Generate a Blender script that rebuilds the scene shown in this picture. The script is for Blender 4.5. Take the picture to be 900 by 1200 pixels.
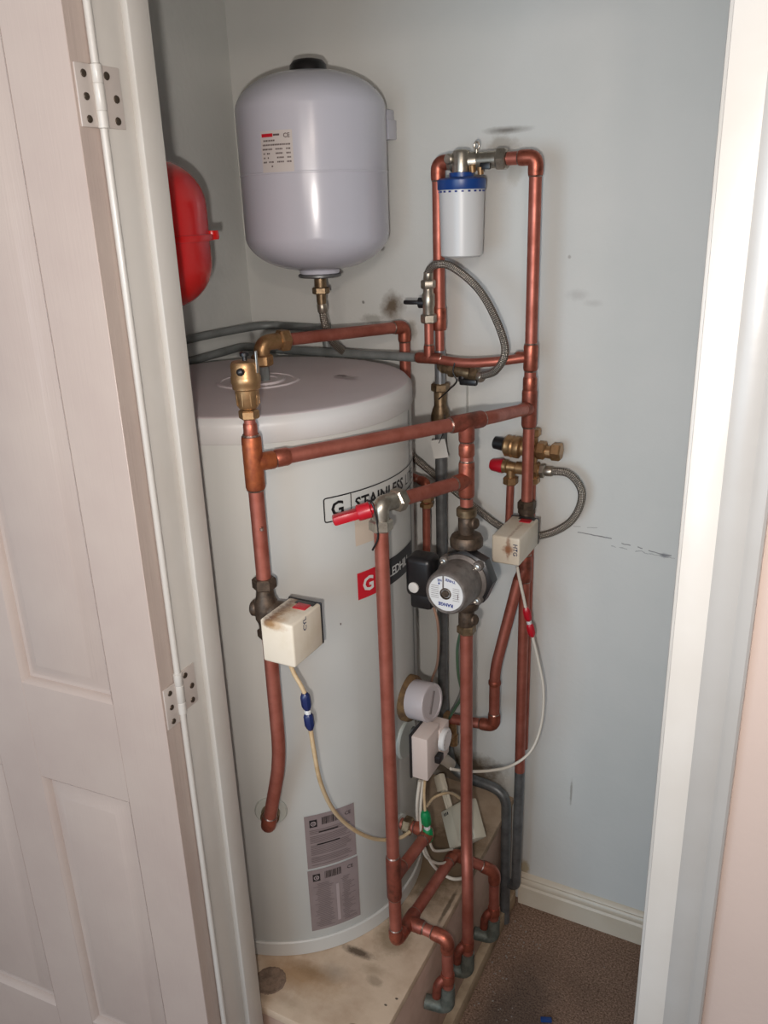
import bpy, bmesh, math, random
from mathutils import Vector, Matrix
import numpy as np
random.seed(4)
for o in list(bpy.data.objects): bpy.data.objects.remove(o)
scn = bpy.context.scene
COL = scn.collection
R = math.radians

# ---------------------------------------------------------------- camera
H = 1.643
F = 981.0                                   # focal length in pixels of a 900 x 1200 frame
def _camera_axes():
    vn, vx = (545, 3294), -1525             # vanishing points of the verticals and of the back wall
    up = -np.array([vn[0]-450, -(vn[1]-600), -F]); up /= np.linalg.norm(up)
    y = 600+((vx-450)*up[0]-F*up[2])/up[1]
    X = -np.array([vx-450, -(y-600), -F]); X /= np.linalg.norm(X)
    return np.array([X, np.cross(up, X), up])
AX = _camera_axes()
cam = bpy.data.cameras.new('camera'); co = bpy.data.objects.new('camera', cam); COL.objects.link(co)
m4 = Matrix([list(AX[i])+[0] for i in range(3)]+[[0, 0, 0, 1]])
co.matrix_world = Matrix.Translation((0, 0, H)) @ m4
cam.sensor_fit = 'VERTICAL'; cam.sensor_height = 36; cam.lens = F/1200*36
cam.clip_start = .02
scn.camera = co
def P(px, py, **k):                          # the point of a sight line at a given x, y or z of the room
    r = AX @ np.array([px-450, -(py-600), -F]); o = np.array([0, 0, H])
    a, v = list(k.items())[0]; i = 'xyz'.index(a)
    return Vector(o + r*(v-o[i])/r[i])

# ---------------------------------------------------------------- world, lights, exposure
scn.view_settings.view_transform = 'Standard'; scn.view_settings.look = 'None'
scn.view_settings.gamma = 1; scn.view_settings.exposure = -0.39
w = bpy.data.worlds.new('world'); scn.world = w; w.use_nodes = True
w.node_tree.nodes['Background'].inputs[0].default_value = (.80, .78, .80, 1)
w.node_tree.nodes['Background'].inputs[1].default_value = .8
def light(name, kind, loc, energy, color, size=.05, to=None, sizey=None):
    l = bpy.data.lights.new(name, kind); l.energy = energy; l.color = color
    if kind == 'AREA':
        l.size = size
        if sizey: l.shape = 'RECTANGLE'; l.size_y = sizey
    else: l.shadow_soft_size = size
    o = bpy.data.objects.new(name, l); COL.objects.link(o); o.location = loc
    if to: o.rotation_euler = (Vector(to)-Vector(loc)).to_track_quat('-Z', 'Y').to_euler()
    return o
fl_ = light('phone_flash', 'SPOT', (-.035, -.01, 1.585), 44, (1, .93, .88), .012, to=tuple(P(375, 400, y=1.5)))
fl_.data.spot_size = R(118); fl_.data.spot_blend = 1.0
light('hall_lamp', 'POINT', (.327, -.5, 2.05), 17, (1, .84, .74), .05)
light('window_daylight', 'AREA', (-.75, -2.0, 1.35), 42, (.58, .80, 1), 1.3, (-.45, 1.5, .95), 1.3)

light('added_soft_fill', 'AREA', (.05, -.95, 1.85), 9, (1, .90, .82), .55, (-.45, 1.5, .9), .55)  # unseen soft fill behind the camera, added to even out the cupboard light

# ---------------------------------------------------------------- materials
def lin(c):
    return tuple(((v/255)/12.92 if v/255 <= .04045 else ((v/255+.055)/1.055)**2.4) for v in c)
class N:
    def __init__(s, m): s.t = m.node_tree; s.n = s.t.nodes
    def new(s, k, **kw):
        x = s.n.new(k)
        for a, b in kw.items(): setattr(x, a, b)
        return x
    def link(s, a, b): s.t.links.new(a, b)
    def math(s, op, a, b=None, c=None):
        x = s.new('ShaderNodeMath', operation=op)
        for i, v in enumerate((a, b, c)):
            if v is None: continue
            if isinstance(v, (int, float)): x.inputs[i].default_value = v
            else: s.link(v, x.inputs[i])
        return x.outputs[0]
    def mix(s, f, a, b):
        x = s.new('ShaderNodeMix', data_type='RGBA')
        for sock, v in ((x.inputs[0], f), (x.inputs[6], a), (x.inputs[7], b)):
            if isinstance(v, (int, float)): sock.default_value = v
            elif isinstance(v, tuple): sock.default_value = (*v[:3], 1)
            else: s.link(v, sock)
        return x.outputs[2]
    def noise(s, scale, detail=3, rough=.5, vec=None, dist=0):
        x = s.new('ShaderNodeTexNoise'); x.inputs['Scale'].default_value = scale
        x.inputs['Detail'].default_value = detail; x.inputs['Roughness'].default_value = rough
        x.inputs['Distortion'].default_value = dist
        if vec is None: vec = s.coord()
        s.link(vec, x.inputs['Vector']); return x.outputs[0]
    def coord(s):
        if not hasattr(s, '_c'): s._c = s.new('ShaderNodeTexCoord').outputs['Object']
        return s._c
    def ramp(s, v, a, b):
        x = s.new('ShaderNodeMapRange'); x.inputs[1].default_value = a; x.inputs[2].default_value = b
        s.link(v, x.inputs[0]); return x.outputs[0]
def mat(name, rgb, rough=.5, metal=0, rgb2=None, scale=20, lo=.4, hi=.65, bump=0, bscale=200, rough2=None, spec=None, coat=0, extra=None):
    m = bpy.data.materials.new(name); m.use_nodes = True; q = N(m)
    b = q.n['Principled BSDF']; b.inputs['Base Color'].default_value = (*lin(rgb), 1)
    b.inputs['Roughness'].default_value = rough; b.inputs['Metallic'].default_value = metal
    if spec is not None: b.inputs['Specular IOR Level'].default_value = spec
    if coat: b.inputs['Coat Weight'].default_value = coat; b.inputs['Coat Roughness'].default_value = .15
    colr = None
    if rgb2:
        f = q.ramp(q.noise(scale, 4, .6), lo, hi)
        colr = q.mix(f, lin(rgb), lin(rgb2)); q.link(colr, b.inputs['Base Color'])
        if rough2 is not None:
            x = q.math('MULTIPLY_ADD', f, rough2-rough, rough); q.link(x, b.inputs['Roughness'])
    if bump:
        bn = q.new('ShaderNodeBump'); bn.inputs['Strength'].default_value = bump; bn.inputs['Distance'].default_value = .002
        q.link(q.noise(bscale, 3), bn.inputs['Height']); q.link(bn.outputs[0], b.inputs['Normal'])
    if extra:
        c = extra(q, colr if colr is not None else lin(rgb))
        q.link(c, b.inputs['Base Color'])
    return m
def blob(q, c, x0, z0, rx, rz, rgb, k, axes=('X', 'Z'), nz=25, edge=.35):
    sp = q.new('ShaderNodeSeparateXYZ'); q.link(q.coord(), sp.inputs[0])
    a = q.math('POWER', q.math('ABSOLUTE', q.math('DIVIDE', q.math('SUBTRACT', sp.outputs[axes[0]], x0), rx)), 2)
    b = q.math('POWER', q.math('ABSOLUTE', q.math('DIVIDE', q.math('SUBTRACT', sp.outputs[axes[1]], z0), rz)), 2)
    d = q.math('SQRT', q.math('ADD', a, b))
    d = q.math('ADD', d, q.math('MULTIPLY', q.math('SUBTRACT', q.noise(nz, 5, .7), .5), 1.6))
    x = q.new('ShaderNodeMapRange'); x.inputs[1].default_value = 1+edge; x.inputs[2].default_value = 1-edge
    x.inputs[3].default_value = 0; x.inputs[4].default_value = k; q.link(d, x.inputs[0])
    return q.mix(x.outputs[0], c, lin(rgb))
def scratch(q, c, xa, xb, z0, slope, amp, wdt, rgb, k, nz=9, gap=.42):
    sp = q.new('ShaderNodeSeparateXYZ'); q.link(q.coord(), sp.inputs[0])
    x, z = sp.outputs['X'], sp.outputs['Z']
    off = q.math('MULTIPLY', q.math('SUBTRACT', q.noise(nz, 4, .7), .5), amp)
    d = q.math('ABSOLUTE', q.math('SUBTRACT', z, q.math('ADD', q.math('ADD', q.math('MULTIPLY', q.math('SUBTRACT', x, xa), slope), z0), off)))
    inl = q.math('LESS_THAN', d, wdt)
    inx = q.math('MULTIPLY', q.math('GREATER_THAN', x, xa), q.math('LESS_THAN', x, xb))
    g = q.math('GREATER_THAN', q.noise(40, 2), gap)
    f = q.math('MULTIPLY', q.math('MULTIPLY', q.math('MULTIPLY', inl, inx), g), k)
    return q.mix(f, c, lin(rgb))
def wall_marks(q, c):
    c = blob(q, c, -.811, 1.447, .020, .024, (88, 68, 42), .9, nz=40, edge=.6)
    c = blob(q, c, -.86, 1.42, .022, .010, (105, 98, 84), .45, nz=70)
    c = blob(q, c, -.77, 1.40, .012, .018, (120, 110, 90), .5, nz=60)
    c = blob(q, c, -.565, 1.768, .030, .0045, (85, 76, 64), .75, nz=30, edge=.8)
    c = blob(q, c, -.575, 1.742, .026, .016, (125, 112, 92), .45, nz=40)
    c = blob(q, c, -.55, 1.70, .016, .025, (150, 136, 110), .3, nz=40)
    c = blob(q, c, -.422, 1.477, .017, .008, (142, 138, 134), .28, nz=60, edge=.7)
    c = blob(q, c, -.392, 1.462, .014, .005, (142, 138, 134), .22, nz=60, edge=.7)
    c = blob(q, c, -.83, 1.565, .005, .006, (70, 66, 60), .7, nz=90)
    c = blob(q, c, -.88, 1.455, .003, .003, (70, 66, 60), .7, nz=90)
    c = scratch(q, c, -.40, -.33, 1.003, -.03, .012, .0011, (105, 103, 104), .75)
    c = scratch(q, c, -.31, -.19, .992, -.08, .022, .0012, (112, 110, 110), .7)
    c = scratch(q, c, -.33, -.20, .982, -.04, .03, .0008, (118, 116, 118), .6, 14)
    c = blob(q, c, -.225, .980, .009, .005, (90, 90, 98), .55, nz=80)
    c = scratch(q, c, -.41, -.36, 1.015, .06, .02, .0008, (120, 118, 118), .5)
    c = blob(q, c, -.385, .36, .0025, .035, (120, 112, 100), .55, nz=60)
    c = blob(q, c, -.44, 1.545, .003, .003, (130, 120, 112), .5, nz=90)
    c = blob(q, c, -.49, .10, .012, .022, (168, 146, 100), .7, nz=60)
    c = blob(q, c, -.66, .34, .10, .06, (96, 80, 60), .9, nz=18)
    return c
def plinth_marks(q, c):
    XY = ('X', 'Y')
    c = blob(q, c, -.715, .950, .060, .026, (158, 124, 88), .8, XY, 38, .8)
    c = blob(q, c, -.70, .968, .035, .012, (128, 98, 66), .7, XY, 60, .8)
    c = blob(q, c, -.645, 1.043, .030, .008, (62, 48, 36), .85, XY, 60, .5)
    c = blob(q, c, -.662, .985, .022, .014, (146, 132, 116), .55, XY, 50, .7)
    c = blob(q, c, -.60, 1.02, .020, .010, (150, 130, 106), .6, XY, 60, .7)
    c = blob(q, c, -.70, .895, .022, .010, (158, 136, 112), .5, XY, 60, .7)
    c = blob(q, c, -.60, 1.33, .09, .14, (98, 80, 58), .85, XY, 14)
    c = blob(q, c, -.60, 1.12, .03, .06, (110, 92, 66), .6, XY, 22)
    c = blob(q, c, -.585, 1.0, .015, .009, (120, 104, 84), .5, XY, 40)
    c = blob(q, c, -.76, .884, .02, .006, (140, 120, 98), .5, XY, 60, .7)
    c = blob(q, c, -.545, .965, .003, .002, (50, 44, 40), .9, XY, 90, .2)
    c = blob(q, c, -.533, .985, .003, .002, (50, 44, 40), .9, XY, 90, .2)
    c = blob(q, c, -.575, .905, .008, .003, (84, 66, 48), .8, XY, 60)
    c = blob(q, c, -.533, 1.22, .004, .05, (70, 58, 44), .75, XY, 40)
    return c
WALLP = mat('emulsion_paint', (210, 210, 205), .72, rgb2=(205, 206, 201), scale=3, bump=.25, bscale=90, spec=.25, extra=wall_marks)
WALLL = mat('emulsion_paint_plain', (210, 211, 206), .72, rgb2=(205, 206, 201), scale=3, bump=.25, bscale=90, spec=.25)
HALLP = mat('hall_wall_paint', (190, 171, 160), .7, rgb2=(186, 167, 156), scale=3, bump=.15, bscale=120, spec=.25)
GLOSS = mat('gloss_white_paint', (192, 188, 181), .28, rgb2=(187, 182, 174), scale=6, bump=.12, bscale=60, spec=.45)
DOORP = mat('satin_door_paint', (178, 163, 153), .35, rgb2=(173, 157, 148), scale=5, spec=.4)
def _grain():
    q = N(DOORP); b = q.n['Principled BSDF']
    mp = q.new('ShaderNodeMapping'); mp.inputs['Scale'].default_value = (260, 260, 9)
    q.link(q.coord(), mp.inputs[0]); bn = q.new('ShaderNodeBump'); bn.inputs['Strength'].default_value = .35; bn.inputs['Distance'].default_value = .0012
    q.link(q.noise(1, 4, .6, mp.outputs[0]), bn.inputs['Height']); q.link(bn.outputs[0], b.inputs['Normal'])
_grain()
def _carpet(q, c):
    n = q.ramp(q.noise(230, 3, .85), .34, .66); c = q.mix(n, lin((84, 64, 52)), lin((176, 146, 126)))
    n2 = q.ramp(q.noise(8, 3), .45, .7); c = q.mix(q.math('MULTIPLY', n2, .35), c, lin((96, 78, 66)))
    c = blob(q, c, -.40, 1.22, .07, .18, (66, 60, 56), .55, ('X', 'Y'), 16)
    return c
CARPET = mat('brown_carpet', (122, 98, 82), .95, bump=1.0, bscale=260, spec=.1, extra=_carpet)
COPPER = mat('copper_tube', (182, 110, 94), .44, .66, (158, 88, 72), 30, .35, .7, rough2=.52, bump=.05)
COPF = mat('copper_fitting', (172, 98, 78), .38, .74, (120, 64, 50), 70, .45, .75, rough2=.5, bump=.08)
COPD = mat('tarnished_copper', (154, 84, 68), .45, .6, (104, 62, 50), 50, .4, .7, bump=.1)
SOLDER = mat('solder', (176, 150, 138), .35, .85, (120, 96, 84), 200, bump=.2)
BRASS = mat('brass', (174, 138, 98), .38, .8, (134, 102, 70), 80, .45, .8, rough2=.5)
BRASSD = mat('aged_brass', (138, 118, 92), .42, .75, (86, 70, 52), 60, .4, .7)
NICKEL = mat('nickel_plate', (176, 168, 154), .34, .85, (126, 118, 104), 60, .45, .8)
IRON = mat('dark_bronze', (98, 82, 68), .5, .6, (62, 52, 44), 80, .4, .7, bump=.2)
GALV = mat('grey_painted_pipe', (132, 136, 134), .5, .25, (112, 116, 114), 25, .4, .7, bump=.1)
GALVD = mat('dull_grey_pipe', (116, 118, 118), .45, .5, (92, 94, 94), 40, .4, .7, bump=.1)
CYL = mat('white_cylinder_enamel', (196, 196, 190), .38, rgb2=(192, 192, 187), scale=4, spec=.4)
LID = mat('grey_plastic_lid', (206, 196, 196), .45, rgb2=(202, 192, 192), scale=5, spec=.35)
VES = mat('grey_white_vessel_paint', (200, 201, 211), .22, rgb2=(196, 197, 207), scale=3, spec=.5)
RED = mat('red_enamel', (206, 24, 22), .22, spec=.5)
REDP = mat('red_plastic', (176, 20, 36), .35)
BLUEP = mat('blue_plastic', (22, 62, 126), .35)
NAVY = mat('navy_plastic', (28, 40, 84), .35)
GREENP = mat('green_plastic', (14, 128, 74), .35)
BLACK = mat('black_plastic', (26, 25, 26), .38)
WHITE = mat('white_plastic', (210, 210, 208), .35)
IVORY = mat('aged_ivory_plastic', (214, 204, 184), .38, rgb2=(204, 190, 166), scale=22, lo=.45, hi=.8)
THERM = mat('cream_plastic', (206, 192, 184), .42)
GREYP = mat('grey_plastic_cover', (176, 168, 168), .42)
ALU = mat('cast_aluminium', (136, 128, 122), .48, .6, (108, 100, 94), 60, .4, .7, bump=.2)
CABLE = mat('white_cable', (206, 198, 184), .4)
CABLEA = mat('yellowed_cable', (196, 172, 136), .4, rgb2=(170, 140, 100), scale=20, lo=.5, hi=.7)
CABLEG = mat('grey_cable', (128, 128, 122), .5)
INK = mat('black_print', (24, 22, 24), .45)
INKR = mat('red_print', (196, 30, 44), .45)
INKB = mat('blue_print', (34, 52, 120), .45)
INKW = mat('white_print', (214, 214, 210), .45)
PAPER = mat('white_paper', (206, 204, 198), .7)
BEIGE = mat('beige_sticker', (196, 180, 162), .7)
LABG = mat('silver_grey_label', (136, 122, 120), .5, rgb2=(128, 114, 112), scale=20)
LABD = mat('label_small_print', (98, 84, 82), .6)
LABL = mat('label_pale_bar', (160, 146, 144), .5)
FOAM = mat('brown_foam_ring', (112, 86, 54), .9, rgb2=(84, 62, 40), scale=60, bump=1)
DISC = mat('pale_escutcheon', (172, 174, 166), .4)
CEM = mat('rough_cement', (140, 118, 100), .95, rgb2=(112, 94, 80), scale=60, bump=1.0, bscale=150)
PLI = mat('painted_plinth_board', (198, 176, 152), .7, rgb2=(178, 154, 130), scale=16, lo=.42, hi=.7, bump=.3, bscale=60, spec=.2, extra=plinth_marks)
PLF = mat('plinth_face_paint', (188, 160, 144), .7, rgb2=(166, 140, 124), scale=7, bump=.3, bscale=60, spec=.2)
STEEL = mat('screw_steel', (96, 84, 72), .4, .8)
STEELB = mat('bright_steel', (190, 186, 178), .3, .9)
def _braid(name, c1, c2):
    m = bpy.data.materials.new(name); m.use_nodes = True; q = N(m); b = q.n['Principled BSDF']
    uv = q.new('ShaderNodeTexCoord').outputs['UV']; sp = q.new('ShaderNodeSeparateXYZ'); q.link(uv, sp.inputs[0])
    u, v = sp.outputs[0], sp.outputs[1]
    a = q.math('SINE', q.math('MULTIPLY_ADD', u, 2*math.pi*8, q.math('MULTIPLY', v, 900)))
    c = q.math('SINE', q.math('MULTIPLY_ADD', u, -2*math.pi*8, q.math('MULTIPLY', v, 900)))
    h = q.math('MULTIPLY', a, c)
    f = q.ramp(h, -.6, .6); q.link(q.mix(f, lin(c1), lin(c2)), b.inputs['Base Color'])
    b.inputs['Metallic'].default_value = .8; b.inputs['Roughness'].default_value = .36
    bn = q.new('ShaderNodeBump'); bn.inputs['Strength'].default_value = .6; bn.inputs['Distance'].default_value = .001
    q.link(h, bn.inputs['Height']); q.link(bn.outputs[0], b.inputs['Normal'])
    return m
BRAID = _braid('steel_braid', (84, 76, 68), (176, 168, 156))
def _stainbox(name, spots):
    def ex(q, c):
        for s in spots: c = blob(q, c, *s)
        return c
    return mat(name, (216, 206, 188), .38, rgb2=(206, 193, 170), scale=22, lo=.45, hi=.8, extra=ex)

# ---------------------------------------------------------------- object helpers
def empty(name, loc):
    o = bpy.data.objects.new(name, None); COL.objects.link(o); o.location = loc; o.empty_display_size = .02; return o
def wloc(o):
    v = Vector((0, 0, 0))
    while o: v += Vector(o.location); o = o.parent
    return v
def thing(name, label, cat, loc, group=None):
    o = empty(name, loc); o['label'] = label; o['category'] = cat
    if group: o['group'] = group
    return o
def obj(name, bm, m, parent=None, label=None, origin=None):
    """one mesh object; the bmesh is in room coordinates"""
    if origin is None: origin = wloc(parent) if parent else Vector((0, 0, 0))
    bmesh.ops.translate(bm, vec=-Vector(origin), verts=bm.verts)
    me = bpy.data.meshes.new(name); bm.to_mesh(me); bm.free()
    me.polygons.foreach_set('use_smooth', [True]*len(me.polygons))
    me.set_sharp_from_angle(angle=R(38))
    me.materials.append(m)
    o = bpy.data.objects.new(name, me); COL.objects.link(o)
    if parent: o.parent = parent; o.location = Vector(origin)-wloc(parent)
    else: o.location = origin
    if label: o['label'] = label
    return o
def objs(name, bm, m, parent, label=None):
    """each loose piece of the bmesh becomes an object of its own"""
    bm.verts.ensure_lookup_table(); seen = set(); out = []
    for v in list(bm.verts):
        if v in seen: continue
        st = [v]; isl = []; seen.add(v)
        while st:
            x = st.pop(); isl.append(x)
            for e in x.link_edges:
                y = e.other_vert(x)
                if y not in seen: seen.add(y); st.append(y)
        nb = bmesh.new(); mp = {x: nb.verts.new(x.co) for x in isl}
        for f in {f for x in isl for f in x.link_faces}: nb.faces.new([mp[x] for x in f.verts])
        out.append(obj(name, nb, m, parent, label))
    bm.free(); return out
def tag(o, label, cat, group=None):
    o['label'] = label; o['category'] = cat
    if group: o['group'] = group
    return o
def struct(name, bm, m, parent=None):
    o = obj(name, bm, m, parent)
    if not parent: o['kind'] = 'structure'
    return o
def B(): return bmesh.new()
def box(bm, lo, hi, bev=0, seg=2, mtx=None):
    lo, hi = Vector(lo), Vector(hi)
    r = bmesh.ops.create_cube(bm, size=1)
    vs = r['verts']; c = (lo+hi)/2; s = hi-lo
    for v in vs: v.co = Vector((v.co.x*s.x, v.co.y*s.y, v.co.z*s.z))+c
    if bev:
        es = list({e for v in vs for e in v.link_edges})
        rr = bmesh.ops.bevel(bm, geom=es, offset=bev, segments=seg, affect='EDGES', profile=.5)
        vs = list({v for f in rr['faces'] for v in f.verts} | {v for v in vs if v.is_valid})
    if mtx is not None:
        for v in vs: v.co = mtx @ v.co
    return bm
def frame_for(d):
    d = Vector(d).normalized(); a = Vector((0, 0, 1)) if abs(d.z) < .9 else Vector((1, 0, 0))
    u = d.cross(a).normalized(); return d, u, d.cross(u).normalized()
def tube(bm, pts, r, n=16, cap=True, uv=False):
    pts = [Vector(p) for p in pts]; k = len(pts)
    rs = r if isinstance(r, (list, tuple)) else [r]*k
    tan = []
    for i in range(k):
        a = pts[max(i-1, 0)]; b = pts[min(i+1, k-1)]
        t = (b-a)
        if t.length < 1e-9: t = tan[-1].copy() if tan else Vector((0, 0, 1))
        tan.append(t.normalized())
    _, u, _ = frame_for(tan[0]); rings = []
    for i in range(k):
        t = tan[i]; u = (u-t*u.dot(t)).normalized(); v = t.cross(u)
        rings.append([bm.verts.new(pts[i]+(u*math.cos(2*math.pi*j/n)+v*math.sin(2*math.pi*j/n))*rs[i]) for j in range(n)])
    L = [0]
    for i in range(1, k): L.append(L[-1]+(pts[i]-pts[i-1]).length)
    lay = bm.loops.layers.uv.verify() if uv else None
    for i in range(k-1):
        for j in range(n):
            f = bm.faces.new((rings[i][j], rings[i][(j+1) % n], rings[i+1][(j+1) % n], rings[i+1][j]))
            if uv:
                for lp, (a, b) in zip(f.loops, ((j, i), (j+1, i), (j+1, i+1), (j, i+1))): lp[lay].uv = (a/n, L[b])
    if cap: bm.faces.new(list(reversed(rings[0]))); bm.faces.new(rings[-1])
    return bm
def lathe(bm, prof, o, axis, n=28):
    """prof: (radius, height along axis) pairs"""
    d, u, v = frame_for(axis); o = Vector(o); rings = []
    for r, h in prof:
        if r < 1e-6: rings.append([bm.verts.new(o+d*h)])
        else: rings.append([bm.verts.new(o+d*h+(u*math.cos(2*math.pi*j/n)+v*math.sin(2*math.pi*j/n))*r) for j in range(n)])
    for a, b in zip(rings, rings[1:]):
        for j in range(n):
            k = (j+1) % n
            if len(a) == 1 and len(b) == 1: continue
            if len(a) == 1: bm.faces.new((a[0], b[j], b[k]))
            elif len(b) == 1: bm.faces.new((a[k], a[j], b[0]))
            else: bm.faces.new((a[j], b[j], b[k], a[k]))
    if len(rings[0]) > 1: bm.faces.new(list(reversed(rings[0])))
    if len(rings[-1]) > 1: bm.faces.new(rings[-1])
    bmesh.ops.recalc_face_normals(bm, faces=bm.faces)
    return bm
def nut(bm, p, axis, r, h, n=6):
    lathe(bm, [(r*.86, -h/2), (r, -h/2+h*.14), (r, h/2-h*.14), (r*.86, h/2)], p, axis, n)
    return bm
def fillet(pts, rad, seg=7):
    pts = [Vector(p) for p in pts]; out = [pts[0]]
    for i in range(1, len(pts)-1):
        p = pts[i]; a = (pts[i-1]-p); b = (pts[i+1]-p)
        rr = rad[i] if isinstance(rad, dict) else rad
        d = min(rr, a.length*.49, b.length*.49); a.normalize(); b.normalize()
        s, e = p+a*d, p+b*d
        for k in range(seg+1):
            t = k/seg; out.append(s*(1-t)**2+p*2*t*(1-t)+e*t*t)
    out.append(pts[-1]); return out
def spline(pts, m=8):
    pts = [Vector(p) for p in pts]; q = [pts[0]*2-pts[1]]+pts+[pts[-1]*2-pts[-2]]; out = []
    for i in range(1, len(q)-2):
        a, b, c, d = q[i-1:i+3]
        for k in range(m):
            t = k/m
            out.append(.5*((2*b)+(c-a)*t+(2*a-5*b+4*c-d)*t*t+(3*b-a-3*c+d)*t**3))
    out.append(pts[-1]); return out
RP = .0112
def elbow(root, p, a, b, r, m=None, name='elbow', L=2.0):
    """a fitting round corner p towards a and b"""
    p = Vector(p); da = (Vector(a)-p).normalized(); db = (Vector(b)-p).normalized(); d = r*L
    e = r*.62
    ctr = fillet([p+da*(d+e), p, p+db*(d+e)], d, 8)
    pts = [p+da*(d+e), p+da*(d+e*.35)]+ctr[1:-1]+[p+db*(d+e*.35), p+db*(d+e)]
    rs = [r*1.13, r*1.2]+[r*1.2]*len(ctr[1:-1])+[r*1.2, r*1.13]
    o = obj(name, tube(B(), pts, rs, 18), m or COPF, root)
    bm = B()
    for dd in (da, db): q = p+dd*(d+e); lathe(bm, [(r*1.02, .0), (r*1.12, .0006), (r*1.02, .0026)], q, dd, 16)
    objs('solder_ring', bm, SOLDER, o)
    return o
def tee(root, p, ax, br, r, rb=None, m=None, L=2.0, Lb=2.2, name='tee'):
    rb = rb or r; p = Vector(p); ax = Vector(ax).normalized(); br = Vector(br).normalized()
    bm = tube(B(), [p-ax*r*(L+.5), p-ax*r*(L+.2), p+ax*r*(L+.2), p+ax*r*(L+.5)], [r*1.13, r*1.21, r*1.21, r*1.13], 18)
    tube(bm, [p, p+br*(r+rb*(Lb-.6)), p+br*(r+rb*(Lb-.4))], [rb*1.2, rb*1.2, rb*1.12], 18)
    o = obj(name, bm, m or COPF, root)
    bm = B(); lathe(bm, [(rb*1.02, 0), (rb*1.13, .0006), (rb*1.02, .003)], p+br*(r+rb*(Lb-.4)), br, 16)
    lathe(bm, [(r*1.02, 0), (r*1.12, .0006), (r*1.02, .003)], p+ax*r*(L+.5), ax, 16)
    lathe(bm, [(r*1.02, 0), (r*1.12, .0006), (r*1.02, .003)], p-ax*r*(L+.5), -ax, 16)
    objs('solder_ring', bm, SOLDER, o); return o
def coupling(root, p, ax, r, m=None, L=2.2, name='coupling'):
    p = Vector(p); ax = Vector(ax).normalized()
    return obj(name, tube(B(), [p-ax*r*L, p-ax*r*(L-.3), p+ax*r*(L-.3), p+ax*r*L], [r*1.1, r*1.2, r*1.2, r*1.1], 18), m or COPF, root)
def compression(root, p, ax, r, m=None, L=.024, name='compression_fitting', body=1.5):
    """hex body with a nut at each end"""
    m = m or BRASS; p = Vector(p); ax = Vector(ax).normalized(); bm = B()
    nut(bm, p-ax*L*.62, ax, r*1.75, L*.5); nut(bm, p+ax*L*.62, ax, r*1.75, L*.5)
    lathe(bm, [(r*body, -L*.45), (r*body, L*.45)], p, ax, 20)
    return obj(name, bm, m, root)
def run(root, pts, r=RP, kinds=None, m=None, bend=.04, fm=None, name='pipe_length'):
    """straight lengths; 'e' corners get an elbow fitting, 'b' corners are bent tube"""
    pts = [Vector(p) for p in pts]; kinds = kinds or ['e']*(len(pts)-2); cur = [pts[0]]; n = len(pts)
    for i in range(1, n):
        cur.append(pts[i])
        last = i == n-1
        if last or kinds[i-1] == 'e':
            seg = list(cur)
            if not last: seg[-1] = pts[i]+(pts[i-1]-pts[i]).normalized()*r*2.1
            if seg[0] != pts[0]: pass
            path = fillet(seg, bend) if len(seg) > 2 else seg
            obj(name, tube(B(), path, r, 18), m or COPPER, root)
            if not last:
                elbow(root, pts[i], pts[i-1], pts[i+1], r, fm)
                cur = [pts[i]+(pts[i+1]-pts[i]).normalized()*r*2.1]
def cable(name, label, pts, r, m, group=None, cat='cable', root=None, sm=9):
    path = spline(pts, sm)
    bm = tube(B(), path, r, 10)
    if root: return obj(name, bm, m, root, label)
    return tag(obj(name, bm, m, None, None, origin=path[0]), label, cat, group)
# flat print, laid on a plane or wrapped round the cylinder
CX, CY, CR = -.896, 1.220, .275
def wrapf(th0, z0, r=CR+.0009):
    return lambda s, t: Vector((CX+r*math.cos(R(th0)+s/r), CY+r*math.sin(R(th0)+s/r), z0+t))
def planef(o, right, up):
    o, right, up = Vector(o), Vector(right).normalized(), Vector(up).normalized()
    return lambda s, t: o+right*s+up*t
def patch(bm, f, s0, t0, s1, t1, n=None):
    n = n or max(1, int(abs(s1-s0)/.006))
    a = [bm.verts.new(f(s0+(s1-s0)*i/n, t0)) for i in range(n+1)]; b = [bm.verts.new(f(s0+(s1-s0)*i/n, t1)) for i in range(n+1)]
    for i in range(n): bm.faces.new((a[i], a[i+1], b[i+1], b[i]))
    return bm
def text(bm, f, s, size, s0=0, t0=0, spacing=1.0, bold=0.0, rot=0):
    cu = bpy.data.curves.new('t', 'FONT'); cu.body = s; cu.size = size; cu.space_character = spacing; cu.offset = bold; cu.resolution_u = 2
    to = bpy.data.objects.new('t', cu); COL.objects.link(to); bpy.context.view_layer.update()
    me = bpy.data.meshes.new_from_object(to.evaluated_get(bpy.context.evaluated_depsgraph_get()))
    c, sn = math.cos(R(rot)), math.sin(R(rot)); vs = []
    for v in me.vertices:
        x, y = v.co.x, v.co.y; vs.append(bm.verts.new(f(s0+x*c-y*sn, t0+x*sn+y*c)))
    for p in me.polygons:
        try: bm.faces.new([vs[i] for i in p.vertices])
        except ValueError: pass
    wd = max((v.co.x for v in me.vertices), default=0)
    bpy.data.objects.remove(to); bpy.data.meshes.remove(me); bpy.data.curves.remove(cu)
    return wd

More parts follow.
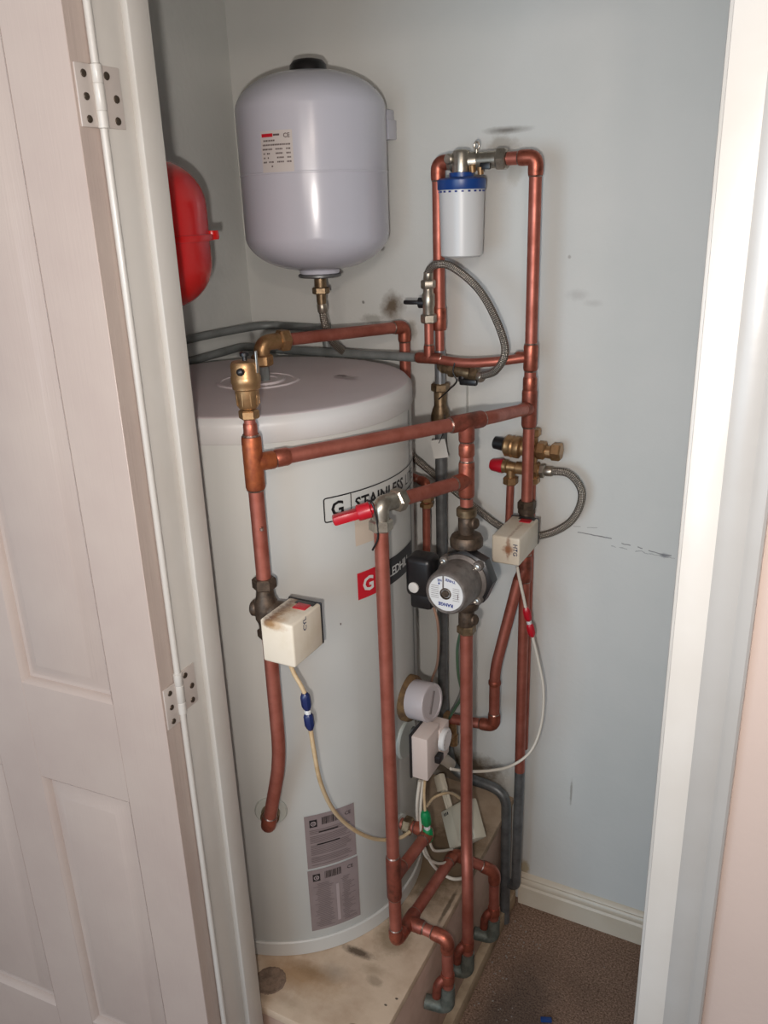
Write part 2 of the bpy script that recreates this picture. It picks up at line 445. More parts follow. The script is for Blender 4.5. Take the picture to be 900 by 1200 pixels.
# ================================================================ the setting
WY, LX, RX, TOP = 1.595, -1.174, .42, 2.42
struct('floor', box(B(), (-2.2, -2.2, -.06), (2.2, WY+.1, 0)), CARPET)
struct('wall_back', box(B(), (LX-.1, WY, 0), (RX+.1, WY+.1, TOP)), WALLP)
struct('wall_left', box(B(), (LX-.1, .85, 0), (LX, WY, TOP)), WALLL)
struct('wall_right', box(B(), (RX, .85, 0), (RX+.1, WY, TOP)), WALLL)
struct('ceiling', box(B(), (LX-.1, .75, TOP), (RX+.1, WY+.1, TOP+.08)), WALLL)
FY = .785
OXL, OXR, OZ = -.743, -.094, 1.985
bm = B()
box(bm, (-2.2, FY, 0), (OXL-.012, .85, TOP)); box(bm, (OXR+.03, FY, 0), (2.2, .85, TOP)); box(bm, (OXL-.012, FY, OZ+.012), (OXR+.03, .85, TOP))
struct('wall_front', bm, HALLP)
# skirting of the back wall: torus profile
def skirting(x0, x1, y):
    prof = [(0, 0), (.016, 0), (.016, .052), (.012, .057), (.013, .061), (.0125, .068), (.008, .073), (.009, .077), (.004, .084), (0, .086)]
    bm = B(); a = [bm.verts.new((x0, y-p, z)) for p, z in prof]; b = [bm.verts.new((x1, y-p, z)) for p, z in prof]
    for i in range(len(prof)-1): bm.faces.new((a[i], b[i], b[i+1], a[i+1]))
    bm.faces.new(a); bm.faces.new(list(reversed(b)))
    bmesh.ops.recalc_face_normals(bm, faces=bm.faces); return bm
struct('baseboard_back', skirting(-.500, RX, WY), mat('skirting_gloss', (214, 203, 184), .35, rgb2=(206, 193, 172), scale=8))
# door lining, left jamb with stop (trim_1), right jamb (trim_2), head (trim_3), right architrave (trim_4)
bm = box(B(), (OXL-.012, .768, 0), (OXL, .852, OZ), .0012)
box(bm, (OXL-.001, .816, 0), (OXL+.010, .8525, OZ), .002)
tube(bm, [(-.7425, .7655, 0), (-.7425, .7655, OZ)], .0046, 14)
struct('trim_1', bm, GLOSS)
bm = box(B(), (OXR, .768, 0), (OXR+.03, .852, OZ), .0012); box(bm, (OXR-.010, .822, 0), (OXR+.001, .8525, OZ), .002)
struct('trim_2', bm, GLOSS)
bm = box(B(), (OXL-.012, .768, OZ), (OXR+.03, .852, OZ+.012), .0012)
struct('trim_3', bm, GLOSS)
def architrave(x0, x1, y, z1):
    wd = x1-x0
    prof = [(0, 0), (0, .010), (.0015, .013), (.010, .0145), (.013, .0125), (.017, .0125), (.024, .0165), (.034, .0185), (.045, .0185), (.052, .0165), (.0545, .0175), (.057, .0190), (.066, .019), (.0685, .0165), (.069, 0)]
    bm = B(); a = [bm.verts.new((x0+s*wd/.069, y-d, 0)) for s, d in prof]; b = [bm.verts.new((x0+s*wd/.069, y-d, z1)) for s, d in prof]
    for i in range(len(prof)-1): bm.faces.new((a[i], a[i+1], b[i+1], b[i]))
    bm.faces.new(list(reversed(a))); bm.faces.new(b); bmesh.ops.recalc_face_normals(bm, faces=bm.faces); return bm
struct('trim_4', architrave(OXR+.005, -.0245, FY, 2.05), mat('architrave_gloss_dimmed', (162, 160, 156), .3, rgb2=(157, 154, 149), scale=6, bump=.1, bscale=60))  # same gloss paint as the jambs, darkened to offset the close flash

# ---- the panelled door, folded right back against the hall wall
a4 = R(4); DH = Vector((-.7455, .732, 0)); DS = Vector((-math.cos(a4), -math.sin(a4), 0)); DN = Vector((math.sin(a4), -math.cos(a4), 0))
DM = Matrix(((DS.x, -DN.x, 0, DH.x), (DS.y, -DN.y, 0, DH.y), (0, 0, 1, 0), (0, 0, 0, 1)))   # local: s along door, y into the door, z up
door = empty('door_1', (DH.x, DH.y, .012)); door['kind'] = 'structure'
TH = .038
for s0, s1 in ((0, .089), (.262, .345), (.518, .607)):
    obj('stile', box(B(), (s0, 0, .012), (s1, TH, 1.972), .0008, 1, DM), DOORP, door)
for (z0, z1) in ((.012, .29), (.82, .989), (1.87, 1.972)):
    for s0, s1 in ((.089, .262), (.345, .518)):
        obj('rail', box(B(), (s0, .0003, z0), (s1, TH-.0003, z1), 0, 1, DM), DOORP, door)
def raised_panel(s0, s1, z0, z1):
    bm = B(); rings = []
    for inset, d in ((0, .0), (.004, .003), (.007, .0120), (.011, .0130), (.013, .0128), (.034, .0030), (.036, .0024)):
        rings.append([bm.verts.new(DM @ Vector((s, d, z))) for s, z in ((s0+inset, z0+inset), (s1-inset, z0+inset), (s1-inset, z1-inset), (s0+inset, z1-inset))])
    for a, b in zip(rings, rings[1:]):
        for j in range(4): bm.faces.new((a[j], a[(j+1) % 4], b[(j+1) % 4], b[j]))
    bm.faces.new(rings[-1])
    back = [bm.verts.new(DM @ Vector((s, TH-.008, z))) for s, z in ((s0, z0), (s1, z0), (s1, z1), (s0, z1))]
    for j in range(4): bm.faces.new((rings[0][j], back[j], back[(j+1) % 4], rings[0][(j+1) % 4]))
    bm.faces.new(back); bmesh.ops.recalc_face_normals(bm, faces=bm.faces); return bm
for s0, s1 in ((.089, .262), (.345, .518)):
    for z0, z1 in ((.29, .82), (.989, 1.87)):
        obj('panel', raised_panel(s0, s1, z0, z1), DOORP, door)
# hinges: white-painted knuckle, one leaf on the door edge, one on the lining
HP = Vector((-.7425, .7655, 0))
HLEAF = mat('painted_hinge_leaf', (188, 178, 170), .35, .15)
def hinge(z0, z1, skew):
    k = obj('hinge_knuckle', lathe(B(), [(.0048, 0), (.0064, .001), (.0064, .0175), (.0058, .0182), (.0064, .019), (.0064, .045), (.0058, .0457), (.0064, .0465), (.0064, z1-z0-.001), (.0048, z1-z0)], (HP.x, HP.y, z0), (0, 0, 1), 20), GLOSS, door)
    l1 = B(); box(l1, (HP.x-.001, HP.y, z0+.001), (OXL+.0016, HP.y+.034, z1-.001), .0006)
    obj('hinge_leaf', l1, HLEAF, k)
    l2 = B(); box(l2, (-.7462, .736, z0+.001-skew), (-.7438, HP.y, z1-.001-skew), .0006)
    obj('hinge_leaf', l2, HLEAF, k)
    sb = B()
    for i, y in enumerate((.779, .790, .788)):
        z = z1-.011-i*(z1-z0-.02)/2
        lathe(sb, [(.0045, 0), (.0040, .0010), (.0018, .0006), (0, .0006)], (OXL+.0016, y, z), (1, 0, 0), 12)
        lathe(sb, [(.0042, 0), (.0037, .0010), (.0018, .0006), (0, .0006)], (-.7438, .7475, z-skew), (1, 0, 0), 12)
    objs('screw', sb, STEEL, k)
hinge(1.735, 1.800, 0); hinge(.977, 1.042, .012)

# ================================================================ plinth
pl = thing('plinth', 'stained pale painted boxed plinth under the hot water cylinder', 'plinth', (-.85, 1.23, 0))
PX, PY = -.525, .870
obj('top_board', box(B(), (LX, PY-.004, .282), (PX+.003, WY, .300), .0015), PLI, pl, 'top board stained brown round the cylinder foot', origin=(0, 0, 0))
obj('side_board', box(B(), (PX-.018, PY+.012, 0), (PX, WY, .282), .001), PLF, pl)
obj('front_board', box(B(), (LX, PY, 0), (PX-.0005, PY+.012, .282), .001), PLF, pl)
obj('batten', box(B(), (PX, .80+.06, 0), (PX+.020, WY-.02, .040), .0015), mat('bare_batten', (186, 164, 136), .75, rgb2=(142, 120, 96), scale=14, bump=.4), pl, 'narrow timber strip along the foot')
def rough_patch(c, r, z, h, seed, n=64):
    rnd = random.Random(seed); bm = B(); rings = []
    for f, hh in ((1.0, 0), (.93, h), (.7, h*.7), (.4, h*.9)):
        rings.append([bm.verts.new((c[0]+math.cos(2*math.pi*j/n)*r*f*(1+rnd.uniform(-.03, .03)), c[1]+math.sin(2*math.pi*j/n)*r*f*(1+rnd.uniform(-.03, .03)), z+hh*rnd.uniform(.7, 1.3))) for j in range(n)])
    for a, b in zip(rings, rings[1:]):
        for j in range(n): bm.faces.new((a[j], a[(j+1) % n], b[(j+1) % n], b[j]))
    bm.faces.new(rings[-1]); bmesh.ops.recalc_face_normals(bm, faces=bm.faces); return bm
obj('filled_hole', rough_patch((-.762, .917), .030, .3, .0016, 3), CEM, pl, 'round hole filled with rough grey cement')

# ================================================================ hot water cylinder
cy = thing('hot_water_cylinder', 'large white enamelled hot water cylinder standing on the plinth', 'water cylinder', (CX, CY, .300))
obj('body', lathe(B(), [(.268, .3005), (.2735, .303), (.2735, .332), (.275, .334), (.275, 1.33), (.27, 1.33)], (CX, CY, 0), (0, 0, 1), 128), CYL, cy)
obj('base_ring', lathe(B(), [(.272, .3003), (.2785, .302), (.2785, .331), (.2765, .3335), (.2745, .3335)], (CX, CY, 0), (0, 0, 1), 128), mat('pale_base_ring', (192, 189, 182), .4), cy)
obj('lid_rim', lathe(B(), [(.2765, 1.314), (.2775, 1.3155), (.2775, 1.340), (.2765, 1.346), (.2700, 1.3535)], (CX, CY, 0), (0, 0, 1), 128), mat('pale_lid_rim', (200, 198, 195), .42), cy)
obj('lid', lathe(B(), [(.2700, 1.345), (.2700, 1.3537), (.2685, 1.3548), (.26, 1.3555), (.075, 1.357), (.073, 1.3595), (.066, 1.3595), (.064, 1.3575), (.05, 1.3575), (.048, 1.361), (.036, 1.361), (.034, 1.3585), (0, 1.3585)], (CX, CY, 0), (0, 0, 1), 128), LID, cy, 'mauve-grey plastic lid with a stepped central ring')
# thin dark seam down the casing
bm = B(); patch(bm, wrapf(13.4, 0), 0, .34, .0040, 1.31, 1); obj('seam', bm, BLACK, cy)
# name plates
def frame2d(bm, f, s0, t0, s1, t1, w):
    patch(bm, f, s0, t1-w, s1, t1); patch(bm, f, s0, t0, s1, t0+w)
    patch(bm, f, s0, t0+w, s0+w, t1-w, 1); patch(bm, f, s1-w, t0+w, s1, t1-w, 1)
f = wrapf(-35.6, 1.1715)
bm = B(); w_ = .0021; Wd = .285
# outline with rounded left corners
rc = .005
patch(bm, f, rc, .0425-w_, Wd, .0425); patch(bm, f, rc, 0, Wd, w_); patch(bm, f, 0, rc, w_, .0425-rc, 1)
for (cx_, cy_, a0) in ((rc, .0425-rc, 90), (rc, rc, 180)):
    for i in range(5):
        a, b = R(a0+18*i), R(a0+18*(i+1)); ps = []
        for rr, an in ((rc, a), (rc, b), (rc-w_, b), (rc-w_, a)): ps.append(bm.verts.new(f(cx_+rr*math.cos(an), cy_+rr*math.sin(an))))
        bm.faces.new(ps)
patch(bm, f, .050, 0, .0517, .0425, 1)
text(bm, f, 'G', .034, .0125, .0095, 1, .0008)
text(bm, f, 'STAINLESS', .0285, .0585, .0105, 1.02, .0007)
text(bm, f, 'LITE', .0285, .204, .0105, 1.0, .0)
obj('stainless_name_plate', bm, INK, cy, 'black outlined STAINLESSLITE name plate')
f = wrapf(-24.0, 1.0195); bm = B(); patch(bm, f, 0, 0, .046, .049)
p1 = obj('red_name_plate', bm, INKR, cy, 'red square with a white G')
bm = B(); text(bm, wrapf(-24.0, 1.0195, CR+.0016), 'G', .036, .010, .0125, 1, .001); obj('lettering', bm, INKW, p1)
bm = B(); patch(bm, f, .0462, 0, .178, .049); p2 = obj('black_name_plate', bm, INK, cy, 'black bar with white LEDHILL lettering')
bm = B(); text(bm, wrapf(-24.0, 1.0195, CR+.0016), 'LEDHILL', .0235, .0755, .0155, .88, .0003); obj('lettering', bm, INKW, p2)
# beige sticker, below the name plate
bm = B(); patch(bm, wrapf(-24.0, 1.118), 0, 0, .040, .055); obj('sticker', bm, BEIGE, cy, 'blank beige sticker')
# rating labels
def rating(th, z0, z1, wd, kind):
    f = wrapf(th, 0); bm = B(); patch(bm, f, 0, z0, wd, z1); lb = obj('rating_label', bm, LABG, cy, 'grey rating label with a square logo and barcode')
    f2 = wrapf(th, 0, CR+.0015); f3 = wrapf(th, 0, CR+.0019); bm = B(); h = z1-z0
    patch(bm, f2, .009, z1-.026, .023, z1-.010)
    x = .032
    rnd = random.Random(7+kind)
    while x < .062:
        ww = rnd.choice((.0007, .0012, .0018)); patch(bm, f2, x, z1-.024, x+ww, z1-.008, 1); x += ww+rnd.choice((.0008, .0014))
    text(bm, f2, 'CE', .011, .076, z1-.019, 1.0, .0)
    obj('black_marks', bm, INK, lb)
    bm = B(); ring = []
    for i in range(20):
        a = 2*math.pi*i/20; b = 2*math.pi*(i+1)/20
        bm.faces.new([bm.verts.new(f3(.016+rr*math.cos(q), z1-.018+rr*math.sin(q))) for rr, q in ((.005, a), (.005, b), (.0036, b), (.0036, a))])
    text(bm, f3, 'G', .006, .0142, z1-.0200, 1, .0002)
    obj('logo', bm, LABL, lb)
    bm = B(); t = z1-.034
    while t > z0+.006:
        if kind == 0:
            patch(bm, f2, .008, t, wd-.008-rnd.uniform(0, .012), t+.0012) if rnd.random() > .2 else None
        else:
            a = .008+rnd.uniform(0, .012); patch(bm, f2, a, t, .048+rnd.uniform(-.01, .0), t+.0010); patch(bm, f2, .062+rnd.uniform(0, .006), t, .062+rnd.uniform(.012, .03), t+.0010)
        t -= .0034
    obj('small_print', bm, LABD, lb)
    bm = B()
    if kind == 0:
        patch(bm, f3, .025, z1-.040, .062, z1-.0375); patch(bm, f3, .020, z1-.067, .064, z1-.0645); objs('heading', bm, INK, lb)
    else:
        patch(bm, f3, .052, z0+.012, .058, z1-.044); obj('pale_bar', bm, LABL, lb)
rating(-50.5, .500, .6185, .096, 0)
rating(-50.8, .352, .4955, .099, 1)
# barcode sticker on the lid
bc = P(405, 441, z=1.3582); f = planef(bc+Vector((-.022, -.008, .0007)), (.97, -.2, 0), (.2, .97, 0))
bm = B(); patch(bm, f, 0, 0, .050, .017, 1); st = obj('lid_sticker', bm, mat('faded_sticker', (186, 178, 176), .6), cy)
f = planef(bc+Vector((-.022, -.008, .0011)), (.97, -.2, 0), (.2, .97, 0)); bm = B(); x = .003
while x < .022: patch(bm, f, x, .002, x+.0010, .015, 1); x += random.choice((.0018, .0025))
x = .024
while x < .047: patch(bm, f, x, .004, x+.0022, .006, 1); x += .0034
obj('barcode', bm, LABD, st)
def radial(th): return Vector((math.cos(R(th)), math.sin(R(th)), 0))
def escutcheon(th, z, r, m=DISC):
    d = radial(th); return obj('port_cover', lathe(B(), [(r, -.010), (r, .0015), (r*.93, .004), (0, .0055)], Vector((CX, CY, z))+d*(CR+.0005), d, 32), m, cy)
escutcheon(-62.3, .640, .029); escutcheon(-6.5, .5, .022); escutcheon(1, .676, .040)
# small dark speck
bm = B(); patch(bm, wrapf(-32, .985), 0, 0, .0025, .004, 1); obj('speck', bm, LABD, cy)

# immersion heater cover
im = thing('immersion_heater_cover', 'round grey screw-slotted immersion heater cover on the cylinder side', 'heater cover', (-.62, 1.236, .772))
o_ = Vector((-.612, 1.238, .760)); ax = Vector((1, -.12, .12)).normalized()
obj('cover', lathe(B(), [(.0365, 0), (.0375, .003), (.0375, .043), (.036, .046), (.031, .0465), (.030, .0445), (0, .0445)], o_, ax, 40), GREYP, im)
obj('foam_ring', lathe(B(), [(.040, -.026), (.045, -.020), (.045, -.001), (.038, .006)], o_, ax, 30), FOAM, im, 'ragged brown foam ring')
d_, u_, v_ = frame_for(ax); mm = Matrix.Translation(o_+ax*.0446) @ Matrix((tuple((ax.x, u_.x, v_.x, 0)), (ax.y, u_.y, v_.y, 0), (ax.z, u_.z, v_.z, 0), (0, 0, 0, 1))).to_4x4() @ Matrix.Rotation(R(-30), 4, 'X')
obj('slot', box(B(), (0, -.003, -.022), (.0018, .003, .022), .0004, 1, mm), mat('slot_shadow_grey', (120, 112, 110), .5), im)
bm = B(); lathe(bm, [(.005, 0), (.005, .0020), (.0035, .0025), (0, .0015)], o_+ax*.0444+Vector((0, .002, -.026)), ax, 14); objs('screw', bm, STEEL, im)

# thermostat on the cylinder side
th = thing('cylinder_thermostat', 'cream boxed cylinder thermostat with dial and black pointer below the round cover', 'thermostat', (-.575, 1.2, .64))
x0, x1, y0, y1, z0, z1 = -.577, -.545, 1.160, 1.252, .645, .735
def prism(bm, poly, y0, y1):   # poly in xz
    a = [bm.verts.new((x, y0, z)) for x, z in poly]; b = [bm.verts.new((x, y1, z)) for x, z in poly]; n = len(poly)
    for i in range(n): bm.faces.new((a[i], a[(i+1) % n], b[(i+1) % n], b[i]))
    bm.faces.new(a); bm.faces.new(list(reversed(b))); bmesh.ops.recalc_face_normals(bm, faces=bm.faces); return bm
bm = box(B(), (x0, y0, z0), (x1, y0+.058, z1), .0022); box(bm, (x0, y0+.050, z0+.006), (x1+.004, y1, z1-.010), .003)
obj('housing', bm, THERM, th)
obj('back_plate', box(B(), (x0-.004, y0-.002, z0-.002), (x0, y1, z1+.002), .001), BLACK, th)
obj('bracket', box(B(), (-.626, 1.236, .672), (x0-.003, 1.250, .690), .002), GALVD, th)
obj('dial', lathe(B(), [(.0215, 0), (.0215, .0085), (.019, .0105), (0, .0105)], (x1+.003, 1.222, .700), (1, 0, 0), 36), WHITE, th, 'white round dial')
bm = B(); f = planef((x1+.0140, 1.222, .700), (0, 1, 0), (0, 0, 1))
for i in range(9):
    a = R(-30+30*i); c_, s_ = math.cos(a)*.0165, math.sin(a)*.0165; patch(bm, f, c_-.0012, s_-.0006, c_+.0012, s_+.0006, 1)
obj('dial_marks', bm, LABD, th)
obj('pointer', box(B(), (x1+.001, 1.188, .667), (x1+.012, 1.207, .682), .0015), BLACK, th)
bm = B(); nut(bm, ((x0+x1)/2, y0+.02, z0-.004), (0, 0, 1), .0105, .010); obj('cable_gland', bm, BLACK, th)
obj('conduit_sleeve', tube(B(), spline([(-.556, 1.226, .652), (-.556, 1.262, .622), (-.560, 1.30, .585)], 5), .011, 14), mat('translucent_sleeve', (176, 164, 148), .4), th)

# ================================================================ expansion vessels
def vessel(name, label, c, r, zb, zt, m, seam=None, prof_k=.42):
    v = thing(name, label, 'expansion vessel', (c[0], c[1], zb)); pr = []
    hd = r*.47
    n = 16
    for i in range(n+1):
        a = math.pi/2*i/n; pr.append((max(r*math.sin(a)**.82, 0) if i else 0, zb+hd*(1-math.cos(a)**1.15 if i < n else 1)))
    top = [(rr, zt-(zz-zb)) for rr, zz in reversed(pr)]
    mid = (zb+zt)/2
    obj('shell', lathe(B(), pr+[(r, mid-.002), (r*1.006, mid-.001), (r*1.006, mid+.001), (r, mid+.002)]+top, (c[0], c[1], 0), (0, 0, 1), 72), m, v)
    return v
VX, VY = -.888, 1.44
ev = vessel('expansion_vessel', 'large grey-white expansion vessel on the back wall above the cylinder', (VX, VY), .137, 1.532, 1.878, VES)
obj('cap', lathe(B(), [(.034, 0), (.033, .010), (.027, .017), (.015, .020), (0, .020)], (VX, VY, 1.877), (0, 0, 1), 28), BLACK, ev, 'black domed valve cap')
obj('neck', lathe(B(), [(.040, .008), (.038, -.004)], (VX, VY, 1.530), (0, 0, 1), 32), VES, ev)
obj('flange', lathe(B(), [(.038, -.003), (.042, -.005), (.042, -.009), (.036, -.011), (.014, -.013)], (VX, VY, 1.530), (0, 0, 1), 32), GALVD, ev, 'grey steel bottom flange')
bm = B(); lathe(bm, [(.012, -.011), (.012, -.034)], (VX, VY, 1.530), (0, 0, 1), 18); nut(bm, (VX, VY, 1.530-.036), (0, 0, 1), .017, .013); lathe(bm, [(.010, -.042), (.009, -.062), (.007, -.064)], (VX, VY, 1.530), (0, 0, 1), 18)
objs('nut', bm, BRASSD, ev)
obj('wall_bracket', box(B(), (-.815, WY-.032, 1.768), (-.794, WY-.0005, 1.818), .003), VES, ev)
obj('strap', box(B(), (-.90, 1.56, 1.765), (-.79, WY-.0005, 1.80), .002), VES, ev)
# vessel label
def vwrap(thd, z, rr): return lambda s, t: Vector((VX+rr*math.cos(R(thd)+s/rr), VY+rr*math.sin(R(thd)+s/rr), z+t))
lc = P(303, 168, y=1.31); th0 = math.degrees(math.atan2(lc.y-VY, lc.x-VX))
th0 = -98; zt_ = 1.772
f = vwrap(th0, zt_-.066, .1385); bm = B(); patch(bm, f, 0, 0, .062, .066); vl = obj('label', bm, mat('pale_label', (206, 200, 196), .5), ev, 'small printed label with a red heading')
f = vwrap(th0, zt_-.066, .1390); bm = B(); patch(bm, f, .003, .0560, .026, .0615); obj('red_heading', bm, INKR, vl)
bm = B(); text(bm, f, 'CE', .010, .046, .054, 1, .0002)
patch(bm, f, .027, .0575, .039, .0605)
for i in range(7):
    t = .049-i*.0068
    segs = [((.006, .030),), ((.004, .058),), ((.003, .024), (.030, .044), (.050, .058)), ((.004, .008), (.012, .018), (.030, .044), (.050, .058)), ((.004, .008), (.013, .017), (.032, .045), (.051, .058)), ((.003, .012), (.015, .026), (.032, .045), (.050, .059)), ((.020, .024),)][i]
    for a, b in segs:
        x = a
        while x < b-.001: ww = random.uniform(.0012, .0032); patch(bm, f, x, t, min(x+ww, b), t+.0026, 1); x += ww+.0007
obj('small_print', bm, LABD, vl)

rv = thing('expansion_vessel', 'glossy red expansion vessel with a rim flange on the left wall', 'expansion vessel', (-1.037, 1.088, 1.49))
RVX, RVY, rr_, zb, zt = -1.037, 1.088, .133, 1.490, 1.732
pr = []; hd = .075
for i in range(15):
    a = math.pi/2*i/14; pr.append((rr_*math.sin(a)**.6 if i else 0, zb+hd*(1-math.cos(a)**1.1 if i < 14 else 1)))
top = [(q, zt-(z-zb)) for q, z in reversed(pr)]
obj('shell', lathe(B(), pr+top, (RVX, RVY, 0), (0, 0, 1), 64), RED, rv)
obj('rim_flange', lathe(B(), [(.130, -.006), (.139, -.005), (.1405, 0), (.139, .005), (.130, .006)], (RVX, RVY, 1.606), (0, 0, 1), 64), RED, rv)
lug = Vector((RVX, RVY, 1.606)); dd = Vector((.80, .60, 0)).normalized()
obj('lug', lathe(B(), [(.011, -.004), (.012, .0), (.011, .010)], lug+dd*.137, (0, 0, 1), 18), RED, rv)
obj('wall_bracket', box(B(), (LX+.0005, RVY-.04, 1.56), (-1.15, RVY+.04, 1.63), .003), GALVD, rv)
vp = thing('copper_pipe', 'thin dark pipe dropping from the bottom of the red vessel', 'pipe', (RVX, RVY, 1.3), 'pipework')
q0 = P(208, 385, y=1.20); 
obj('pipe_length', tube(B(), [(RVX, RVY, 1.494), (RVX, RVY, 1.37)], .0075, 14), GALVD, vp)
bm = B(); nut(bm, (RVX, RVY, 1.478), (0, 0, 1), .014, .014); objs('nut', bm, BRASSD, vp)

# ================================================================ pipework
# A: cylinder front port, bent tube, zone valve, tee, up to the air vent
AXp, AY = -.703, .930
portA = Vector((CX, CY, 0))+radial(-62.3)*(CR+.004)
a_end = Vector((portA.x, portA.y, .640)); a_el = a_end+radial(-62.3)*.040
ra = thing('copper_pipe', 'front copper riser with an offset bend from the lower cylinder port to the air vent', 'pipe', a_el)
run(ra, [a_end, a_el, (AXp, AY, .800), (AXp, AY, 1.035)], RP, ['e', 'b'], bend=.05)
bm = B(); lathe(bm, [(RP*1.5, -.006), (RP*1.5, .010)], a_end+radial(-62.3)*.006, radial(-62.3), 22); obj('port_collar', bm, BRASSD, ra)
run(ra, [(AXp, AY, 1.125), (AXp, AY, 1.345)], RP)
zT = 1.314
tee(ra, (AXp, AY, zT-.008), (0, 0, 1), (.55, .83, -.02), RP*1.06, RP, m=mat('tarnished_tee', (176, 98, 58), .45, .6, (132, 66, 44), 40), L=2.8)
obj('pipe_length', tube(B(), [(AXp, AY, 1.340), (AXp, AY, 1.378)], .0084, 16), COPPER, ra, 'narrower tube up to the air vent')
coupling(ra, (AXp, AY, 1.352), (0, 0, 1), .0085, L=1.4, name='reducer')
obj('solder_blob', lathe(B(), [(0, -.004), (.003, -.002), (.003, .002), (0, .004)], (AXp+.0095, AY-.007, 1.208), (0, 0, 1), 10), SOLDER, ra)
# automatic air vent
av = thing('automatic_air_vent', 'brass automatic air vent with a black cap on top of the front riser', 'air vent', (AXp, AY, 1.374))
obj('body', lathe(B(), [(.010, 1.384), (.013, 1.386), (.0155, 1.390), (.017, 1.412), (.0195, 1.414), (.0198, 1.420), (.0208, 1.422), (.0208, 1.430), (.0196, 1.432), (.0200, 1.446), (.0175, 1.451), (.008, 1.452), (0, 1.452)], (AXp, AY, 0), (0, 0, 1), 36), BRASS, av)
bm = B()
for i in range(9):
    a = 2*math.pi*i/9; box(bm, (-.0010, -.0008, 1.391), (.0010, .0012, 1.411), .0003, 1, Matrix.Translation((AXp, AY, 0)) @ Matrix.Rotation(a, 4, 'Z') @ Matrix.Translation((.0158, 0, 0)))
objs('rib', bm, BRASS, av)
bm = B(); nut(bm, (AXp, AY, 1.377), (0, 0, 1), .0145, .013); obj('hex_nut', bm, BRASS, av)
capd = Vector((.35, -.93, .05)).normalized()
obj('side_cap', lathe(B(), [(.0052, 0), (.0052, .006), (.0040, .0075), (.0015, .0085), (0, .0085)], Vector((AXp, AY, 1.439))+capd*.019, capd, 18), BLACK, av, 'small black screw cap')
obj('top_cap', lathe(B(), [(.0035, 0), (.0035, .006), (.0065, .007), (.0065, .011), (.004, .0125), (0, .0125)], (AXp+.001, AY, 1.4515), (0, 0, 1), 18), BLACK, av)
obj('clip', box(B(), (AXp+.0195, AY-.002, 1.436), (AXp+.0215, AY+.002, 1.466), .0005), STEELB, av)

# B: cross pipe A tee -> D tee -> C tee
DX, DY = -.501, 1.240
CXp, CYp = -.479, 1.500
zD, zC = 1.310, 1.277
rb = thing('copper_pipe', 'long copper cross pipe linking the front riser, pump riser and right riser', 'pipe', (-.6, 1.1, 1.31))
dirA = (Vector((DX, DY, zD))-Vector((AXp, AY, zT-.008))).normalized()
obj('pipe_length', tube(B(), [Vector((AXp, AY, zT-.008))+dirA*.026, Vector((DX, DY, zD))-dirA*.022], RP, 18), COPPER, rb)
coupling(rb, Vector((AXp, AY, zT-.008))+dirA*.044, dirA, RP, L=1.0)
dirC = (Vector((CXp, CYp, zC))-Vector((DX, DY, zD))).normalized()
tee(rb, (DX, DY, zD), dirA, (0, 0, -1), RP*1.05, RP, L=2.2, m=COPD)
obj('pipe_length', tube(B(), fillet([Vector((DX, DY, zD))+dirA*.018, Vector((DX, DY, zD))+dirA*.050, Vector((CXp, CYp, zC))-dirC*.018], .03), RP, 18), COPPER, rb)

# C: right-hand riser, filter loop and G riser
rc_ = thing('copper_pipe', 'tall copper riser at the right looping over the top above the wall filter', 'pipe', (CXp, CYp, 1.05))
zL = 1.715; GX = -.662
run(rc_, [(CXp, CYp, 1.075), (CXp, CYp, zL), (-.530, CYp, zL)], RP, ['e'])
tee(rc_, (CXp, CYp, zC), (0, 0, 1), -dirC, RP*1.08, RP, m=COPD, L=2.4)
tee(rc_, (CXp, CYp, 1.373), (0, 0, 1), (-1, -.03, 0), RP, .0085, L=1.6)
coupling(rc_, (CXp, CYp, 1.322), (0, 0, 1), RP, L=1.3)
obj('coupling', tube(B(), [(CXp, CYp, 1.087), (CXp, CYp, 1.083)], RP*1.05, 18), SOLDER, rc_)
rg = thing('copper_pipe', 'copper drop left of the wall filter, running down to a grey pipe', 'pipe', (GX, CYp, 1.37))
run(rg, [(-.634, CYp, zL), (GX, CYp, zL), (GX, CYp, 1.455)], RP, ['e'])
coupling(rg, (GX, CYp, 1.438), (0, 0, 1), RP, L=1.9)
obj('pipe_length', tube(B(), [(GX, CYp, 1.43), (GX, CYp, 1.375)], .0088, 16), COPPER, rg)
# grey drop below it
gd = thing('grey_pipe', 'grey pipe dropping behind the pump from the brass stop valve under the filter', 'pipe', (GX, 1.5, .6))
obj('pipe_length', tube(B(), [(GX, CYp, 1.378), (GX, CYp, 1.296)], .0105, 18), mat('galvanised_tube', (150, 154, 158), .35, .7), gd)
bm = B(); nut(bm, (GX, CYp, 1.306), (0, 0, 1), .0185, .016); nut(bm, (GX, CYp, 1.232), (0, 0, 1), .0185, .018); lathe(bm, [(.013, 1.300), (.0125, 1.27), (.016, 1.262), (.019, 1.25), (.019, 1.238), (.013, 1.225)], (GX, CYp, 0), (0, 0, 1), 22)
obj('stop_valve', bm, BRASSD, gd, 'aged brass stop valve')
obj('pipe_length', tube(B(), fillet([(GX, CYp, 1.23), (GX, CYp, .56), (GX+.006, 1.53, .375), (-.515, 1.52, .372), (-.508, 1.505, .005)], {1: .05, 2: .05, 3: .045}), .0118, 18), GALVD, gd)
